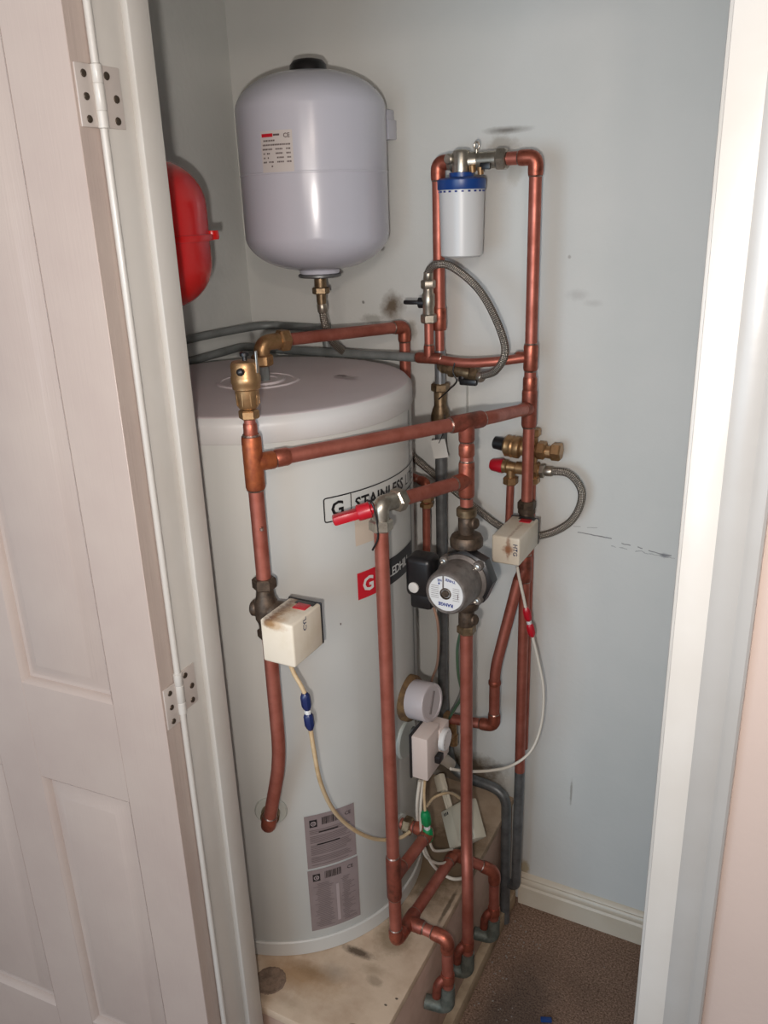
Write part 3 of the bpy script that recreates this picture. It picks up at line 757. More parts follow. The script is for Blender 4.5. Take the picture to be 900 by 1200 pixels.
# C: zone valve 2 and the lower lengths
rl = thing('copper_pipe', 'right riser below its motorised valve, copper turning grey near the floor', 'pipe', (CXp, CYp, 0))
obj('pipe_length', tube(B(), [(CXp, CYp, 1.005), (CXp, CYp, .455)], RP, 18), COPPER, rl)
obj('grey_length', tube(B(), fillet([(CXp, CYp, .457), (CXp-.002, CYp, .125), (CXp-.035, CYp+.02, .115)], .02), .0110, 18), GALVD, rl, 'grey painted lower length')
tee(rl, (CXp, CYp, .948), (0, 0, 1), (-.3, -.2, -.9), RP, L=2.0, m=COPD)
dg = thing('copper_pipe', 'slanting copper branch from the right riser to a drain cock behind the pump riser', 'pipe', (-.526, 1.46, .58))
q1, q2, q3 = Vector((-.489, 1.492, .925)), Vector((-.526, 1.46, .722)), Vector((-.526, 1.46, .585))
run(dg, [q1, q2, q3, (-.640, 1.455, .576)], RP*1.02, ['b', 'e'], bend=.03)
coupling(dg, (-.526, 1.46, .692), (0, 0, 1), RP, L=.5)
obj('pipe_length', tube(B(), [(-.575, 1.458, .580), (-.60, 1.457, .578)], RP*1.06, 18), STEELB, dg, 'bright steel-coloured band')  # short sleeve in bright steel colour over the copper
bm = B(); nut(bm, (-.632, 1.455, .576), (1, 0, 0), .0175, .016); lathe(bm, [(.008, 0), (.008, -.03), (.010, -.03), (.010, -.055)], (-.617, 1.45, .572), (0, 0, 1), 16); lathe(bm, [(.007, 0), (.007, .010), (0, .011)], (-.617, 1.44, .548), (0, -1, 0), 14)
obj('drain_cock', bm, BRASS, dg)

# F: from the lid centre to the corner and down behind the cylinder
FXp, FYp = -.755, 1.535
rf = thing('copper_pipe', 'copper pipe from the brass elbow on the cylinder lid to the wall and down behind', 'pipe', (-.886, 1.225, 1.36))
e0 = Vector((-.886, 1.225, 1.424)); zF = 1.422
run(rf, [(-.862, 1.275, 1.424), (FXp, FYp, 1.416), (FXp, FYp, .9)], RP, ['e'])
bm = tube(B(), fillet([(-.886, 1.225, 1.385), e0, (-.866, 1.266, 1.424)], .02), .0145, 20)
dF = (Vector((-.862, 1.275, 1.424))-e0).normalized()
nut(bm, e0+dF*.046, dF, .0205, .020); nut(bm, (-.886, 1.225, 1.394), (0, 0, 1), .0195, .020)
obj('brass_elbow', bm, BRASS, rf)
obj('port_tube', tube(B(), [(-.886, 1.225, 1.357), (-.886, 1.225, 1.39)], .011, 18), GALV, rf)

# E: lever valve riser, base elbow, run to the back, branch to the cylinder
EX, EY = -.559, 1.040
re = thing('copper_pipe', 'straight copper riser from the red lever valve down to the plinth-level pipes', 'pipe', (EX, EY, .37))
zE = .372; OX = -.481
run(re, [(EX, EY, 1.190), (EX, EY, zE), (EX, 1.315, .345), (OX, 1.350, .300), (OX, 1.350, .155)], RP, ['e', 'e', 'e'])
tee(re, (EX, EY, .520), (0, 0, 1), (.0, 1, 0), RP, L=3.6, m=COPD)
tee(re, (EX, EY+.052, zE-.005), (0, 1, -.1), (1, 0, 0), RP, L=1.9, m=COPD)
run(re, [(EX+.012, EY+.052, zE-.005), (OX+.002, EY+.052, zE-.01), (OX+.002, EY+.052, .235)], RP, ['e'])
ply = 1.188
run(re, [(EX, EY+.02, .515), (EX+.002, ply, .505), (-.617, ply, .503)], RP, ['e'])
bm = B(); nut(bm, (-.602, ply, .503), (1, 0, 0), .0180, .018); obj('port_nut', bm, BRASSD, re)
# D: pump riser
rd = thing('copper_pipe', 'copper riser carrying the pump, bending outward at its foot over the plinth edge', 'pipe', (DX, DY, .3))
run(rd, [(DX, DY, zD-.012), (DX, DY, 1.165)], RP)
zM = 1.212
dM = (Vector((DX, DY, 0))-Vector((EX, EY, 0))).normalized()
tee(rd, (DX, DY, zM), (0, 0, 1), -dM, RP, L=2.2)
coupling(rd, (DX, DY, 1.262), (0, 0, 1), RP, L=.9)
run(rd, [(DX, DY, .935), (DX, DY, .470), (OX-.003, 1.205, .395), (OX-.003, 1.205, .205)], RP*1.04, ['b', 'b'], bend=.05)
# outward feet of the three drops: grey elbow going back into the plinth face with a copper cap
for (x, y, z, k) in ((OX+.002, EY+.052, .245, 0), (OX-.003, 1.205, .215, 1), (OX, 1.350, .170, 2)):
    t = thing('grey_elbow', ['grey elbow at the foot of the nearest copper drop, turned into the plinth side', 'grey elbow at the foot of the middle copper drop, turned into the plinth side', 'grey elbow at the foot of the farthest copper drop, turned into the plinth side'][k], 'pipe fitting', (x, y, z), 'pipe feet at the plinth side')
    zz = z-.055
    obj('bend', tube(B(), fillet([(x, y, z), (x, y, zz), (PX+.002, y-.008, zz+.002)], .018), .0138, 18), mat('verdigris_grey', (112, 116, 108), .55, .4, (84, 92, 84), 60, bump=.3) if k == 0 else bpy.data.materials['verdigris_grey'], t)
    bm = tube(B(), fillet([(x, y, z+.028), (x-.016, y-.012, z+.010), (x-.018, y-.013, z-.022)], .012), .0088, 14)
    obj('drain_stub', bm, COPD, t, 'copper drain stub beside the drop')
    coupling(t, (x, y, z+.022), (0, 0, 1), RP, L=1.0)
# M: short link from the lever valve to the D tee
ml = thing('copper_pipe', 'short copper link between the red lever valve and the pump riser', 'pipe', (EX, EY, 1.21))
mA = Vector((EX, EY, 1.222))
obj('pipe_length', tube(B(), [mA+dM*.030, Vector((DX, DY, zM))-dM*.03], RP, 18), COPPER, ml)
# lever valve
lv = thing('lever_ball_valve', 'nickel angle ball valve with a red lever in front of the name plate', 'valve', (EX, EY, 1.19))
bm = tube(B(), fillet([(EX, EY, 1.195), mA+Vector((0, 0, .004)), mA+dM*.040], .012), .0135, 20)
obj('body', bm, NICKEL, lv)
bm = B(); nut(bm, (EX, EY, 1.193), (0, 0, 1), .0185, .018); nut(bm, mA+dM*.040, dM, .0185, .019); objs('nut', bm, NICKEL, lv)
ld = Vector((-.80, -.55, -.22)).normalized()
bm = B(); lathe(bm, [(.0085, .008), (.0085, .014), (.0125, .016), (.0125, .034), (.011, .036)], mA, ld, 20)
lm = Matrix.Translation(mA+ld*.048) @ ld.to_track_quat('X', 'Z').to_matrix().to_4x4()
box(bm, (-.016, -.010, -.008), (.026, .009, .007), .004, 2, lm); 
obj('red_lever', bm, REDP, lv, 'red plastic lever')
cable('cable_tie', 'thin black cable tie looped round the red lever valve, tail hanging down', [mA+Vector((-.015, -.012, .012)), mA+Vector((-.004, -.017, .010)), mA+Vector((.002, -.016, -.015)), mA+Vector((.002, -.015, -.045)), mA+Vector((-.008, -.015, -.066))], .0016, BLACK, cat='cable tie')
# cross pipe at the back, from the corner to C, with the tee for the filling loop
xp = thing('copper_pipe', 'slim cross pipe above the lid, grey at left and copper at right', 'pipe', (-.668, 1.478, 1.372))
tX = Vector((-.672, 1.472, 1.367))
obj('pipe_length', tube(B(), spline([tX, (-.60, 1.470, 1.362), (-.54, 1.478, 1.366), (CXp-.012, CYp-.002, 1.372)], 6), .0088, 16), COPPER, xp)
tee(xp, tX, (1, 0, 0), (0, 0, 1), .0088, m=COPD, L=2.4)
obj('grey_length', tube(B(), fillet([tX, (-1.085, 1.53, 1.357), (-1.150, 1.53, 1.362), (-1.155, 1.30, 1.358), (-1.155, .95, 1.36)], {1: .03, 2: .03, 3: .05}), .0088, 16), GALV, xp, 'grey painted length')
coupling(xp, (-1.10, 1.53, 1.358), (1, 0, 0), .0088, GALV, L=1.6)
obj('pipe_length', tube(B(), [tX, tX+Vector((0, 0, .072))], .0088, 16), COPPER, xp)
gp = thing('grey_pipe', 'upper grey pipe running round the corner of the walls behind the vessels', 'pipe', (-1.1, 1.56, 1.40))
obj('pipe_length', tube(B(), fillet([(-1.155, .95, 1.400), (-1.155, 1.40, 1.403), (-1.12, 1.565, 1.405), (-.965, 1.570, 1.401), (-.955, 1.570, 1.32)], {1: .04, 2: .05, 3: .02}), .0088, 16), GALV, gp)
bm = B(); box(bm, (-.982, 1.560, 1.395), (-.962, 1.594, 1.41), .002); obj('pipe_clip', bm, GALV, gp)
# thin copper behind the pump
sp_ = thing('copper_pipe', 'short thin copper drop with brass nuts between cylinder and pump box', 'pipe', (-.675, 1.45, .93))
run(sp_, [(-.76, 1.50, 1.122), (-.673, 1.45, 1.122), (-.675, 1.45, .90)], .0080, ['e'])
bm = B(); nut(bm, (-.673, 1.45, 1.090), (0, 0, 1), .0155, .016); nut(bm, (-.673, 1.45, 1.074), (0, 0, 1), .0135, .010); objs('nut', bm, BRASS, sp_)

# ---- wall filter
fl = thing('inline_filter', 'white cylindrical water filter with a blue collar hanging under the top pipe', 'water filter', (-.607, 1.49, 1.553))
FX_, FY_ = -.611, 1.488
obj('canister', lathe(B(), [(.034, 1.553), (.038, 1.556), (.0405, 1.66), (.0405, 1.672)], (FX_, FY_, 0), (0, 0, 1), 44), WHITE, fl, 'white tapered canister')
obj('collar', lathe(B(), [(.0425, 1.668), (.0435, 1.670), (.0435, 1.684), (.040, 1.687), (.022, 1.689), (.022, 1.696), (.012, 1.697)], (FX_, FY_, 0), (0, 0, 1), 44), BLUEP, fl, 'blue ribbed collar')
bm = B()
for i in range(22):
    a = 2*math.pi*i/22; box(bm, (.0400, -.0022, 1.6635), (.0418, .0022, 1.6665), 0, 1, Matrix.Translation((FX_, FY_, 0)) @ Matrix.Rotation(a, 4, 'Z'))
objs('scale_marks', bm, INKB, fl)
hd = B()
lathe(hd, [(.0125, -.034), (.016, -.030), (.016, .018), (.012, .024)], (-.605, CYp, zL-.001), (1, 0, 0), 24)
lathe(hd, [(.0155, -.022), (.0165, -.018), (.0165, .016), (.0145, .021), (.010, .023), (0, .023)], (-.613, CYp-.008, zL-.004), (0, 0, 1), 28)
lathe(hd, [(.009, .0), (.009, .012), (.007, .014), (0, .014)], (-.630, CYp-.010, zL+.004), (-.3, -1, 0), 18)
lathe(hd, [(.014, -.022), (.0145, .030)], (-.570, CYp, zL), (1, 0, 0), 22)
obj('filter_head', hd, NICKEL, fl, 'nickel two-way head')
bm = B(); nut(bm, (-.540, CYp, zL), (1, 0, 0), .0195, .018); nut(bm, (-.636, CYp, zL), (1, 0, 0), .0160, .012); objs('nut', bm, NICKEL, fl)
bm = B()
n_ = 14; tube(bm, [Vector((-.586+.0048*math.cos(2*math.pi*i/n_), CYp-.004, zL+.024+.0058*math.sin(2*math.pi*i/n_))) for i in range(n_+1)], .0018, 8, False)
tube(bm, [(-.586, CYp-.004, zL+.018), (-.586, CYp-.004, zL+.008)], .0035, 10); obj('hanging_eye', bm, NICKEL, fl)
obj('black_clip', box(B(), (-.575, CYp-.018, zL-.016), (-.556, CYp-.012, zL-.005), .001), BLACK, fl)
bm = B(); lathe(bm, [(.006, 0), (.006, .012), (.004, .013), (0, .013)], (-.590, CYp-.012, zL-.019), (0, -.2, 1), 14); lathe(bm, [(.0055, 0), (.0055, .012), (0, .013)], (-.575, CYp-.012, zL-.023), (0, -.2, 1), 14); objs('bleed_screw', bm, BRASS, fl)

# ---- filling loop: two lever valves and a braided hose
vx, vy = -.672, 1.472
v1 = thing('filling_valve', 'small upright valve with a black lever left of the filter drop', 'valve', (vx, vy, 1.437))
bm = B(); nut(bm, (vx, vy, 1.442), (0, 0, 1), .0155, .017); nut(bm, (vx, vy, 1.505), (0, 0, 1), .0140, .016); lathe(bm, [(.011, 1.436), (.011, 1.462), (.0125, 1.466), (.0125, 1.486), (.010, 1.490), (.010, 1.512), (.008, 1.514)], (vx, vy, 0), (0, 0, 1), 22)
obj('body', bm, NICKEL, v1)
bm = B(); lathe(bm, [(.010, .008), (.010, .019), (.008, .020)], (vx, vy, 1.471), (-1, -.15, 0), 18); box(bm, (vx-.049, vy-.010, 1.468), (vx-.017, vy-.002, 1.476), .003)
obj('black_lever', bm, BLACK, v1)
v2 = thing('filling_valve', 'valve with a black lever lying under the slim cross pipe', 'valve', (-.606, 1.475, 1.345))
bm = B(); ax2 = Vector((1, -.05, -.12)).normalized(); c2 = Vector((-.605, 1.478, 1.343))
lathe(bm, [(.009, -.042), (.0105, -.030), (.012, -.018), (.012, .014), (.010, .020)], c2, ax2, 22); nut(bm, c2+ax2*.024, ax2, .0155, .016); nut(bm, c2-ax2*.022, ax2, .0145, .013); tube(bm, [c2-ax2*.04, (GX+.004, 1.498, 1.349)], .0105, 16)
obj('body', bm, BRASSD, v2)
bm = B(); lathe(bm, [(.008, .006), (.008, .018), (.006, .019)], c2, (0.1, -.35, -1), 16); box(bm, (-.607, 1.463, 1.320), (-.572, 1.475, 1.332), .003)
obj('black_lever', bm, BLACK, v2)
def hose(name, label, pts, r, ends=True, group=None):
    t = thing(name, label, 'hose', pts[0], group); path = spline(pts, 10)
    obj('braided_tube', tube(B(), path, r, 14, uv=True), BRAID, t)
    bm = B()
    for a, b in ((path[0], path[2]), (path[-1], path[-3])):
        d = (Vector(b)-Vector(a)).normalized(); lathe(bm, [(r*1.15, -.001), (r*1.3, .001), (r*1.3, .014), (r*1.12, .016)], a, d, 18)
    objs('ferrule', bm, NICKEL, t); return t
hose('flexible_hose', 'braided hose arching under the wall filter from the upright black lever valve', [(vx, vy, 1.512), (-.668, 1.468, 1.530), (-.650, 1.462, 1.541), P(530, 313, y=1.462), P(560, 338, y=1.458), P(582, 376, y=1.458), P(592, 412, y=1.458), P(580, 435, y=1.465), P(562, 440, y=1.474), c2+ax2*.03], .0072)
# long hose: vessel -> behind the cylinder -> pressure control group
hose('flexible_hose', 'long braided hose from the white vessel passing behind the cylinder and pump', [(VX, VY, 1.468), (VX+.002, VY+.005, 1.43), (-.885, 1.47, 1.39), (-.872, 1.525, 1.34), (-.86, 1.555, 1.27), (-.82, 1.555, 1.20), (-.757, 1.55, 1.146), (-.63, 1.55, 1.06), (-.544, 1.552, 1.006), (-.47, 1.553, 1.000), (-.405, 1.552, 1.040), (-.384, 1.552, 1.100), (-.410, 1.550, 1.140), P(612, 549, y=1.548)+Vector((.047, 0, 0))], .0078)

# ---- pressure control group behind the right-hand riser
gy = 1.548
pg = thing('pressure_reducing_valve', 'brass pressure reducing valve with a black knob behind the right-hand riser', 'valve', (-.50, gy, 1.18))
ga = Vector((-1, 0, .03)).normalized(); g0 = P(622, 527, y=gy)
bm = lathe(B(), [(.011, -.05), (.011, .000), (.015, .004), (.015, .018), (.0215, .022), (.0225, .030), (.021, .034), (.0225, .038), (.021, .042), (.022, .050), (.016, .055)], g0, Vector((-1, 0, .08)), 30)
lathe(bm, [(.013, -.05), (.0135, .035)], g0+Vector((0, 0, .0)), (0, 0, 1), 20)
obj('body', bm, BRASS, pg)
obj('black_knob', lathe(B(), [(.014, .054), (.0135, .058), (.0125, .076), (.010, .078), (0, .078)], g0, Vector((-1, 0, .10)), 24), BLACK, pg)
bm = B(); nut(bm, g0+Vector((.022, 0, .001)), (1, 0, 0), .0185, .018); nut(bm, g0+Vector((.052, 0, .001)), (1, 0, 0), .0185, .020); lathe(bm, [(.011, .01), (.011, .05)], g0, (1, 0, 0), 18); nut(bm, g0+Vector((.004, 0, .036)), (0, 0, 1), .016, .015); nut(bm, g0+Vector((.004, 0, -.062)), (0, 0, 1), .016, .015)
objs('compression_nut', bm, BRASS, pg)
pr_ = thing('pressure_relief_valve', 'brass relief valve with a red cap below the black-knobbed valve', 'valve', (-.52, gy, 1.14))
h0 = P(612, 549, y=gy)
bm = lathe(B(), [(.0125, -.040), (.0125, .012), (.010, .014), (.011, .030), (.014, .031), (.013, .035), (.014, .038), (.013, .042)], h0, (-1, 0, .02), 26)
lathe(bm, [(.009, 0), (.009, -.028)], h0+Vector((-.024, 0, 0)), (0, 0, 1), 18); nut(bm, h0+Vector((-.024, 0, -.028)), (0, 0, 1), .0155, .016)
nut(bm, h0+Vector((.028, 0, 0)), (1, 0, 0), .0165, .014)
obj('body', bm, BRASS, pr_)
bm = B(); nut(bm, h0+Vector((.042, 0, 0)), (1, 0, 0), .0145, .010); obj('steel_nut', bm, NICKEL, pr_)
obj('red_cap', lathe(B(), [(.0150, .040), (.0150, .046), (.0125, .064), (.010, .067), (0, .067)], h0, (-1, 0, .02), 10), REDP, pr_)
r15 = thing('copper_pipe', 'thin copper pipe under the red-capped brass valve', 'pipe', h0+Vector((-.024, 0, -.2)))
obj('pipe_length', tube(B(), [h0+Vector((-.024, 0, -.03)), h0+Vector((-.026, 0, -.13))], .0078, 16), COPPER, r15)
r16 = thing('copper_pipe', 'thin copper feed half hidden behind the right riser', 'pipe', g0+Vector((.004, 0, -.3)))
obj('pipe_length', tube(B(), [g0+Vector((.004, 0, -.06)), g0+Vector((.004, 0, -.70))], .0084, 16), COPPER, r16)

# ---- pump
pm = thing('circulation_pump', 'round grey circulating pump with a circular label and black terminal box on its riser', 'pump', (DX, DY, .96))
PZ = 1.043; pax = Vector((-.02, -1, .03)).normalized(); pc = Vector((DX+.006, DY, PZ))
obj('volute', lathe(B(), [(.050, .000), (.052, .006), (.052, .026), (.046, .030)], pc+Vector((.002, -.004, 0)), pax, 8), BLACK, pm, 'black pump volute')
bm = lathe(B(), [(.044, .026), (.0455, .032), (.0455, .037), (.0400, .042), (.0385, .092), (.0365, .099), (.0340, .1015), (.0325, .1015), (.0325, .1000), (0, .1000)], pc, pax, 48)
obj('motor_housing', bm, ALU, pm)
bm = B()
d_, u_, v_ = frame_for(pax)
for a in (45, 135, 225, 315):
    q = pc+(u_*math.cos(R(a))+v_*math.sin(R(a)))*.0435
    lathe(bm, [(.0085, .026), (.0085, .040), (.007, .042)], q, pax, 16)
objs('bolt_boss', bm, ALU, pm)
bm = B()
for a in (45, 135, 225, 315):
    q = pc+(u_*math.cos(R(a))+v_*math.sin(R(a)))*.0435; lathe(bm, [(.0050, .041), (.0050, .046), (.003, .0465), (.003, .044), (0, .044)], q, pax, 12)
objs('bolt', bm, STEELB, pm)
lab = lathe(B(), [(.0305, .1000), (.0305, .1004), (.0095, .1004), (.0095, .1000)], pc, pax, 48); lb = obj('label', lab, mat('pump_label', (206, 206, 204), .45), pm, 'round white label printed in blue, upside down')
obj('vent_screw', lathe(B(), [(.0100, .0995), (.0100, .1020), (.0085, .1025), (.0080, .1000), (.006, .1000), (.006, .1030), (0, .1030)], pc, pax, 28), IRON, pm)
fo = pc+pax*.1007; upd = (Vector((0, 0, 1))-pax*pax.z).normalized(); rt = (-pax).cross(upd)*1.0
rt = upd.cross(pax).normalized()*1.0
if rt.x < 0: rt = -rt
f = planef(fo, rt, upd); bm = B()
text(bm, f, 'RANGE', .0078, .0135, -.0175, 1.05, .0004, 178)
obj('blue_print', bm, INKB, lb)
bm = B(); text(bm, f, 'THREE', .0062, .0175, .0245, 1.0, .0002, 172); text(bm, f, 'NE', .0060, -.0075, .0245, 1.0, .0002, 188)
patch(bm, f, -.0135, .0145, -.0105, .0180, 1); obj('blue_print', bm, INKB, lb)
bm = B()
for i in range(7):
    t = .011-i*.0035
    patch(bm, f, -.026, t, -.0125, t+.0007, 1); patch(bm, f, .0125, t, .0245, t+.0007, 1)
patch(bm, f, .021, -.007, .0222, .003, 1)
obj('small_print', bm, LABD, lb)
bm = box(B(), (-.0012, 0, 0), (.0012, .0008, .031), 0, 1, Matrix.Translation(fo+rt*-.0045) @ Matrix(((rt.x, pax.x, upd.x, 0), (rt.y, pax.y, upd.y, 0), (rt.z, pax.z, upd.z, 0), (0, 0, 0, 1))))
bmesh.ops.translate(bm, vec=upd*.003, verts=bm.verts); obj('slot', bm, ALU, pm)
# terminal box on the cylinder side
tb = B()
box(tb, (-.592, 1.180, 1.006), (-.543, 1.225, 1.080), .010, 3); box(tb, (-.584, 1.182, .984), (-.544, 1.222, 1.02), .006, 2)
obj('terminal_box', tb, BLACK, pm)
obj('speed_knob', lathe(B(), [(.0095, 0), (.0095, .003), (.008, .004), (0, .004)], (-.574, 1.180, 1.026), (0, -1, 0), 24), PAPER, pm, 'round pale speed switch')
# pump valves (above and below)
for k, (zv, s, lbl) in enumerate(((1.118, 1, 'dark isolating valve above the pump'), (.968, -1, 'dark isolating valve below the pump'))):
    pv = thing('pump_valve', lbl+' with a large union nut', 'valve', (DX, DY, zv)); q = Vector((DX, DY, zv))
    ax3 = Vector((0, 0, s))
    if s > 0:
        bm = lathe(B(), [(.014, -.034), (.020, -.031), (.0285, -.024), (.0290, -.013), (.0255, -.006), (.015, -.002)], q, ax3, 28)
    else:
        bm = lathe(B(), [(.016, -.030), (.0225, -.026), (.0235, -.016), (.021, -.006), (.016, -.002)], q, ax3, 28)
    obj('union_nut', bm, IRON, pv)
    bm = lathe(B(), [(.0135, -.004), (.0145, .010), (.0145, .026), (.0125, .030)], q, ax3, 22); lathe(bm, [(.010, 0), (.010, .020), (.008, .022), (0, .022)], q+ax3*.016, Vector((.92, -.3, .2)), 16)
    obj('valve_body', bm, IRON, pv)
    bm = B(); nut(bm, q+ax3*(.036), ax3, .0175, .016, 6 if s < 0 else 20); objs('nut', bm, BRASSD, pv)
# ---- motorised zone valves
def zone_valve(label, pc_, z0, z1, bx, by, word, wrot, spots, body_z):
    t = thing('motorised_valve', label, 'valve', (pc_[0], pc_[1], z0))
    m = _stainbox('aged_valve_cover', spots)
    bm = box(B(), (bx[0], by[0], z0), (bx[1], by[1], z1), .0035, 3)
    cv = obj('cover', bm, m, t, 'yellowed plastic cover with brown scorch marks', origin=(bx[1], by[0], z0))
    obj('base_plate', box(B(), (bx[0]+.001, by[1]-.001, z0+.003), (bx[1]-.001, by[1]+.003, z1-.002), .001), GALVD, t)
    obj('edge_gasket', box(B(), (bx[0]-.0012, by[1]-.0025, z0+.002), (bx[1]+.0008, by[1]+.001, z1+.0010), .001), BLACK, t)
    xm = (bx[0]+bx[1])/2
    obj('red_lever', box(B(), (xm-.004, by[1]-.030, z1-.0008), (xm+.018, by[1]-.012, z1+.0012), .0008), REDP, t)
    obj('lever_slot', box(B(), (xm-.010, by[1]-.014, z1-.0008), (xm+.022, by[1]-.004, z1+.0008), .0004), BLACK, t)
    bm = B(); f = planef((bx[1]+.0006, (by[0]+by[1])/2-.004, (z0+z1)/2+body_z[2]), (0, 1, 0), (0, 0, 1)) 
    if wrot < 0: f = planef((bx[1]-.012, by[0]-.0006, (z0+z1)/2+body_z[2]), (1, 0, 0), (0, 0, 1))
    text(bm, f, word, .0115, 0, 0, 1.0, .0002, wrot); obj('handwriting', bm, NAVY, cv)
    bm = B(); q = Vector((pc_[0], pc_[1], 0)); zc = body_z[0]
    lathe(bm, [(.013, zc-.036), (.0145, zc-.022), (.018, zc-.014), (.018, zc+.014), (.0145, zc+.022), (.013, zc+.036)], q, (0, 0, 1), 24)
    nut(bm, q+Vector((0, 0, zc+.044)), (0, 0, 1), .0185, .018); nut(bm, q+Vector((0, 0, zc-.040)), (0, 0, 1), .0175, .014)
    tgt = Vector(((bx[0]+bx[1])/2, by[1], zc)); d3 = tgt-q-Vector((0, 0, zc))
    lathe(bm, [(.016, 0), (.016, max(d3.length, .012))], q+Vector((0, 0, zc)), d3, 20)
    lathe(bm, [(.010, .012), (.013, .016), (.013, .022), (.010, .025), (0, .025)], q+Vector((0, 0, zc)), -d3, 20)
    obj('valve_body', bm, body_z[1], t)
    return t
zv1 = zone_valve('boxy yellowed motorised valve head on the front riser, blue-ended cable below', (AXp, AY), 1.030, 1.098, (-.664, -.609), (.860, .938), 'CYL', 90,
    [(-.040, .064, .010, .006, (96, 62, 34), .9, ('X', 'Z'), 120), (-.029, .062, .016, .007, (168, 130, 84), .6, ('X', 'Z'), 70), (.0, .018, .004, .003, (74, 60, 46), .0, ('Y', 'Z'), 90)], (1.073, IRON, .012))
# the scorch spots are given relative to the cover's corner, so they stay with it
vy2 = 1.360; hb = (P(576, 640, y=vy2).x, P(609, 640, y=vy2).x); hz = (P(608, 664, y=vy2).z, P(609, 632, y=vy2).z)
zv2 = zone_valve('boxy yellowed motorised valve head on the right-hand riser, red-ended cable below', (CXp, CYp), hz[0], hz[1], hb, (vy2, 1.474), 'HTG', -90,
    [(-.022, .034, .004, .020, (126, 70, 28), .65, ('X', 'Z'), 190), (-.022, .030, .010, .007, (140, 82, 40), .7, ('X', 'Z'), 150)], (1.040, IRON, .016))
bm = B(); lathe(bm, [(.012, 0), (.017, .002), (.017, .012), (.012, .014)], (CXp, CYp, 1.066), (0, 0, 1), 24); obj('collar', bm, IRON, zv2)

# ---- cables and inline connectors
def connector(label, a, b, m, r=.0078):
    a, b = Vector(a), Vector(b); L = (b-a).length; ax = (b-a).normalized()
    t = thing('cable_connector', label, 'cable connector', a)
    k = L
    obj('plug', lathe(B(), [(r*.55, 0), (r*.9, k*.06), (r, k*.12), (r, k*.34), (r*.7, k*.43), (r*.6, k*.45)], a, ax, 8), m, t)
    obj('plug', lathe(B(), [(r*.6, k*.55), (r*.75, k*.57), (r, k*.62), (r, k*.86), (r*.8, k*.93), (r*.5, k)], a, ax, 8), m, t)
    obj('joint', lathe(B(), [(r*.62, k*.44), (r*.66, k*.5), (r*.62, k*.56)], a, ax, 8), WHITE, t)
y_ = .885
c1 = P(357, 812, y=.895); c1b = P(364, 855, y=.90)
cable('cable', 'short cable from the front valve head down to the blue connector', [P(340, 778, y=.892), P(345, 790, y=.892), P(352, 802, y=.893), c1], .0034, CABLEA)
connector('blue inline cable connector hanging under the front valve head', c1, c1b, NAVY)
lowc = [c1b, P(368, 880, y=.905), P(375, 915, y=.92), P(388, 945, y=.955), P(405, 965, y=1.0), P(425, 978, y=1.04), P(445, 984, y=1.085), P(468, 982, y=1.12), P(480, 975, y=1.145)]
cable('cable', 'yellowed cable from the blue connector curving across the grey rating label', lowc, .0036, CABLEA)
c2a = P(616, 712, y=1.43); c2b = P(624, 746, y=1.44)
cable('cable', 'short white cable from the right valve head down to the red connector', [P(606, 664, y=1.425), P(609, 680, y=1.425), P(613, 698, y=1.427), c2a], .0030, CABLE)
connector('red inline cable connector hanging under the right valve head', c2a, c2b, REDP)
cable('cable', 'white cable looping from the red connector round to the thermostat', [c2b, P(631, 775, y=1.445), P(637, 810, y=1.44), P(634, 850, y=1.43), P(622, 880, y=1.41), P(600, 897, y=1.38), P(575, 903, y=1.34), P(548, 904, y=1.30), P(528, 901, y=1.262)], .0030, CABLE)
# bundle under the thermostat
for k, (lbl, pts, r, m) in enumerate((
    ('pale cable from the thermostat bottom curling over the plinth', [P(492, 915, y=1.18), P(489, 940, y=1.18), P(490, 965, y=1.20), P(496, 990, y=1.22), P(505, 1010, y=1.24), P(516, 1022, y=1.27), P(532, 1030, y=1.28), P(548, 1026, y=1.31), P(556, 1012, y=1.35)], .0036, CABLE),
    ('thin white cable beside it hanging in a wide loop to the cylinder foot', [P(496, 915, y=1.17), P(493, 945, y=1.17), P(494, 980, y=1.18), P(499, 1003, y=1.20), P(515, 1012, y=1.25), P(530, 1006, y=1.30), P(536, 996, y=1.34)], .0028, CABLE),
    ('orange-tinged cable from the thermostat down to the green connector', [P(498, 915, y=1.165), P(497, 930, y=1.165), P(498, 950, y=1.165)], .0026, CABLEA),
    ('yellowed cable looping to the top of the junction box', [P(500, 945, y=1.25), P(508, 935, y=1.28), P(520, 930, y=1.30), P(530, 930, y=1.33), P(540, 936, y=1.36)], .0030, CABLEA),
    ('short pale cable from the green connector across to the junction box', [P(503, 985, y=1.19), P(508, 996, y=1.21), P(518, 997, y=1.24), P(530, 995, y=1.29)], .0026, CABLE))):
    cable('cable', lbl, pts, r, m)
connector('green inline cable connector among the cables under the thermostat', P(498, 951, y=1.165), P(503, 986, y=1.18), GREENP, .0100)
cable('cable', 'thin flex hanging from the pump terminal box beside the cylinder', [P(508, 710, y=1.20), P(513, 730, y=1.21), P(514, 755, y=1.25), P(512, 780, y=1.30), P(506, 798, y=1.33), P(504, 830, y=1.36)], .0026, mat('brownish_flex', (150, 118, 100), .5))
cable('earth_wire', 'green earth wire looping behind the pump riser', [P(541, 735, y=1.34), P(536, 760, y=1.38), P(537, 790, y=1.40), P(541, 815, y=1.42), P(532, 832, y=1.44), P(522, 850, y=1.45)], .0030, mat('faded_green_wire', (84, 112, 88), .5), cat='wire')
cable('cable', 'pale conduit flex behind the pump riser near the drain cock', [P(542, 790, y=1.43), P(540, 812, y=1.44), P(530, 833, y=1.46), P(522, 846, y=1.47)], .0040, CABLEG)

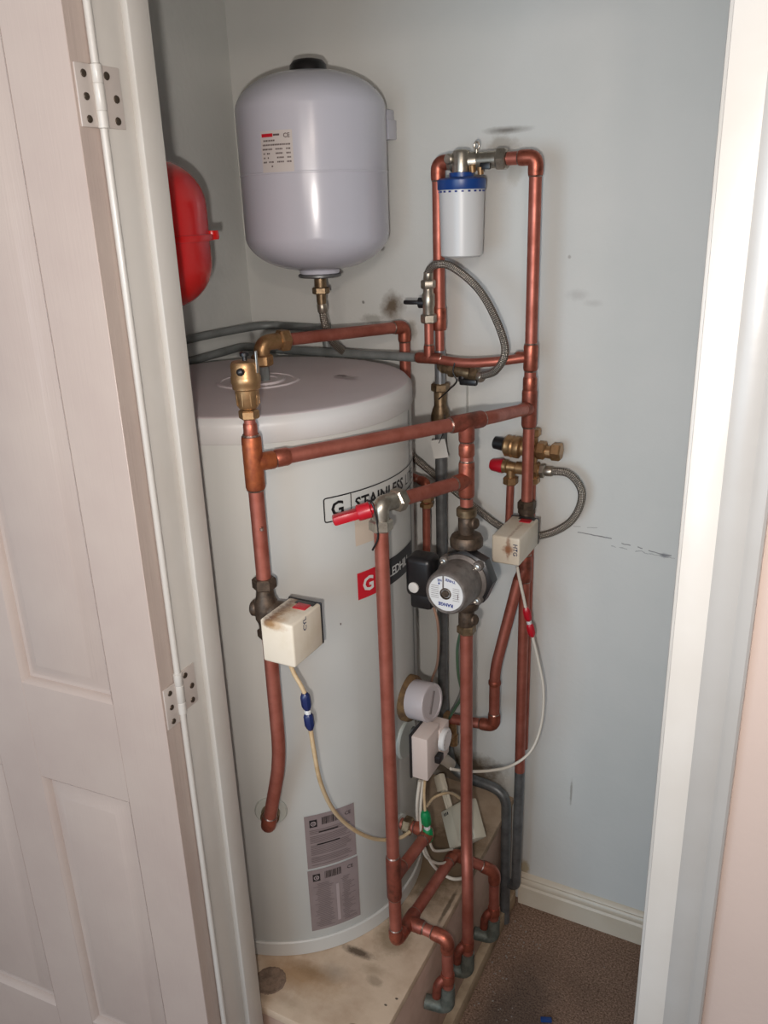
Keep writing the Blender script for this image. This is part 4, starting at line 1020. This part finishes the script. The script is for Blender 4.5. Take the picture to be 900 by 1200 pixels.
# ---- junction box leaning on the plinth
jb = thing('junction_box', 'cream wiring junction box tilted on the plinth behind the pump riser', 'junction box', (-.575, 1.40, .302))
jm = Matrix.Translation(P(541, 966, y=1.36)) @ Matrix.Rotation(R(-12), 4, 'Z') @ Matrix.Rotation(R(-46), 4, 'Y') @ Matrix.Rotation(R(-28), 4, 'X')
JB = mat('cream_junction_plastic', (196, 188, 168), .45)
obj('box', box(B(), (-.047, -.012, -.041), (.047, .020, .041), .003, 2, jm), JB, jb)
obj('cover', box(B(), (-.004, -.017, -.037), (.043, -.011, .037), .002, 2, jm), JB, jb)
bm = B()
for x in (-.036, -.030, -.024): box(bm, (x, -.0126, .028), (x+.003, -.0115, .034), 0, 1, jm)
objs('vent_slot', bm, BLACK, jb)
bm = B()
for x in (-.034, -.027, -.020): tube(bm, [jm @ Vector((x, 0, .038)), jm @ Vector((x-.004, .002, .075)), jm @ Vector((x-.016, .004, .112))], .0040, 10)
objs('cable_tail', bm, IVORY, jb)
bm = box(B(), (-.050, -.006, .084), (-.026, .010, .120), .003, 2, jm); obj('cable_sleeve', bm, IVORY, jb)
bm = B(); lathe(bm, [(.003, 0), (.003, .0012), (0, .0012)], jm @ Vector((.030, -.0168, -.004)), jm.to_3x3() @ Vector((0, -1, 0)), 12); objs('screw', bm, STEEL, jb)

# ---- paper tag and wall trunking behind the stop valve
tp = thing('paper_tag', 'small white paper tag hanging from the stop valve below the cross pipe', 'tag', P(517, 525, y=1.482))
c = P(515, 526, y=1.482); rtv = Vector((.97, .12, 0)).normalized(); 
bm = box(B(), (-.016, -.0004, -.019), (.016, .0004, .019), 0, 1, Matrix.Translation(c) @ Matrix.Rotation(R(-12), 4, 'Y')); obj('card', bm, PAPER, tp)
obj('string', tube(B(), spline([c+Vector((-.001, -.001, .012)), c+Vector((.006, -.002, .026)), c+Vector((.012, .0, .045)), c+Vector((.010, .005, .07))], 6), .0009, 8), BLACK, tp)
cable('cable_tie', 'black cable tie round the lower filling valve, tail slanting down', [P(533, 425, y=1.462), P(531, 436, y=1.460), P(535, 447, y=1.460), P(527, 456, y=1.466), P(514, 468, y=1.476)], .0015, BLACK, cat='cable tie')
tr = B(); box(tr, (-.690, WY-.014, 1.100), (-.640, WY-.0005, 1.345), .0015)
tag(obj('pipe_boxing', tr, WALLL, None, None, origin=(-.665, WY, 1.22)), 'pale plastic trunking strip on the wall behind the stop valve', 'trunking')

# ---- debris
rnd = random.Random(11); bm = B()
for i in range(90):
    x = PX+.03+abs(rnd.gauss(0, .055)); y = rnd.uniform(1.0, 1.52); s = rnd.uniform(.0006, .0020)
    if rnd.random() < .08: s *= 1.7; x = rnd.uniform(-.48, -.25)
    box(bm, (-s, -s*.7, 0), (s, s*.7, s*.8), 0, 1, Matrix.Translation((x, y, .0005)) @ Matrix.Rotation(rnd.uniform(0, 3), 4, 'Z'))
o = tag(obj('plaster_crumbs', bm, mat('pale_plaster', (150, 142, 132), .9), None, None, origin=(-.45, 1.2, 0)), 'pale plaster crumbs scattered on the carpet beside the plinth', 'debris'); o['kind'] = 'stuff'
bp = P(640, 1196, z=.002)
tag(obj('plastic_scrap', box(B(), (-.012, -.006, 0), (.012, .006, .005), .002, 2, Matrix.Translation(bp) @ Matrix.Rotation(.4, 4, 'Z')), BLUEP, None, None, origin=bp), 'small blue plastic scrap on the carpet at the bottom edge', 'scrap')
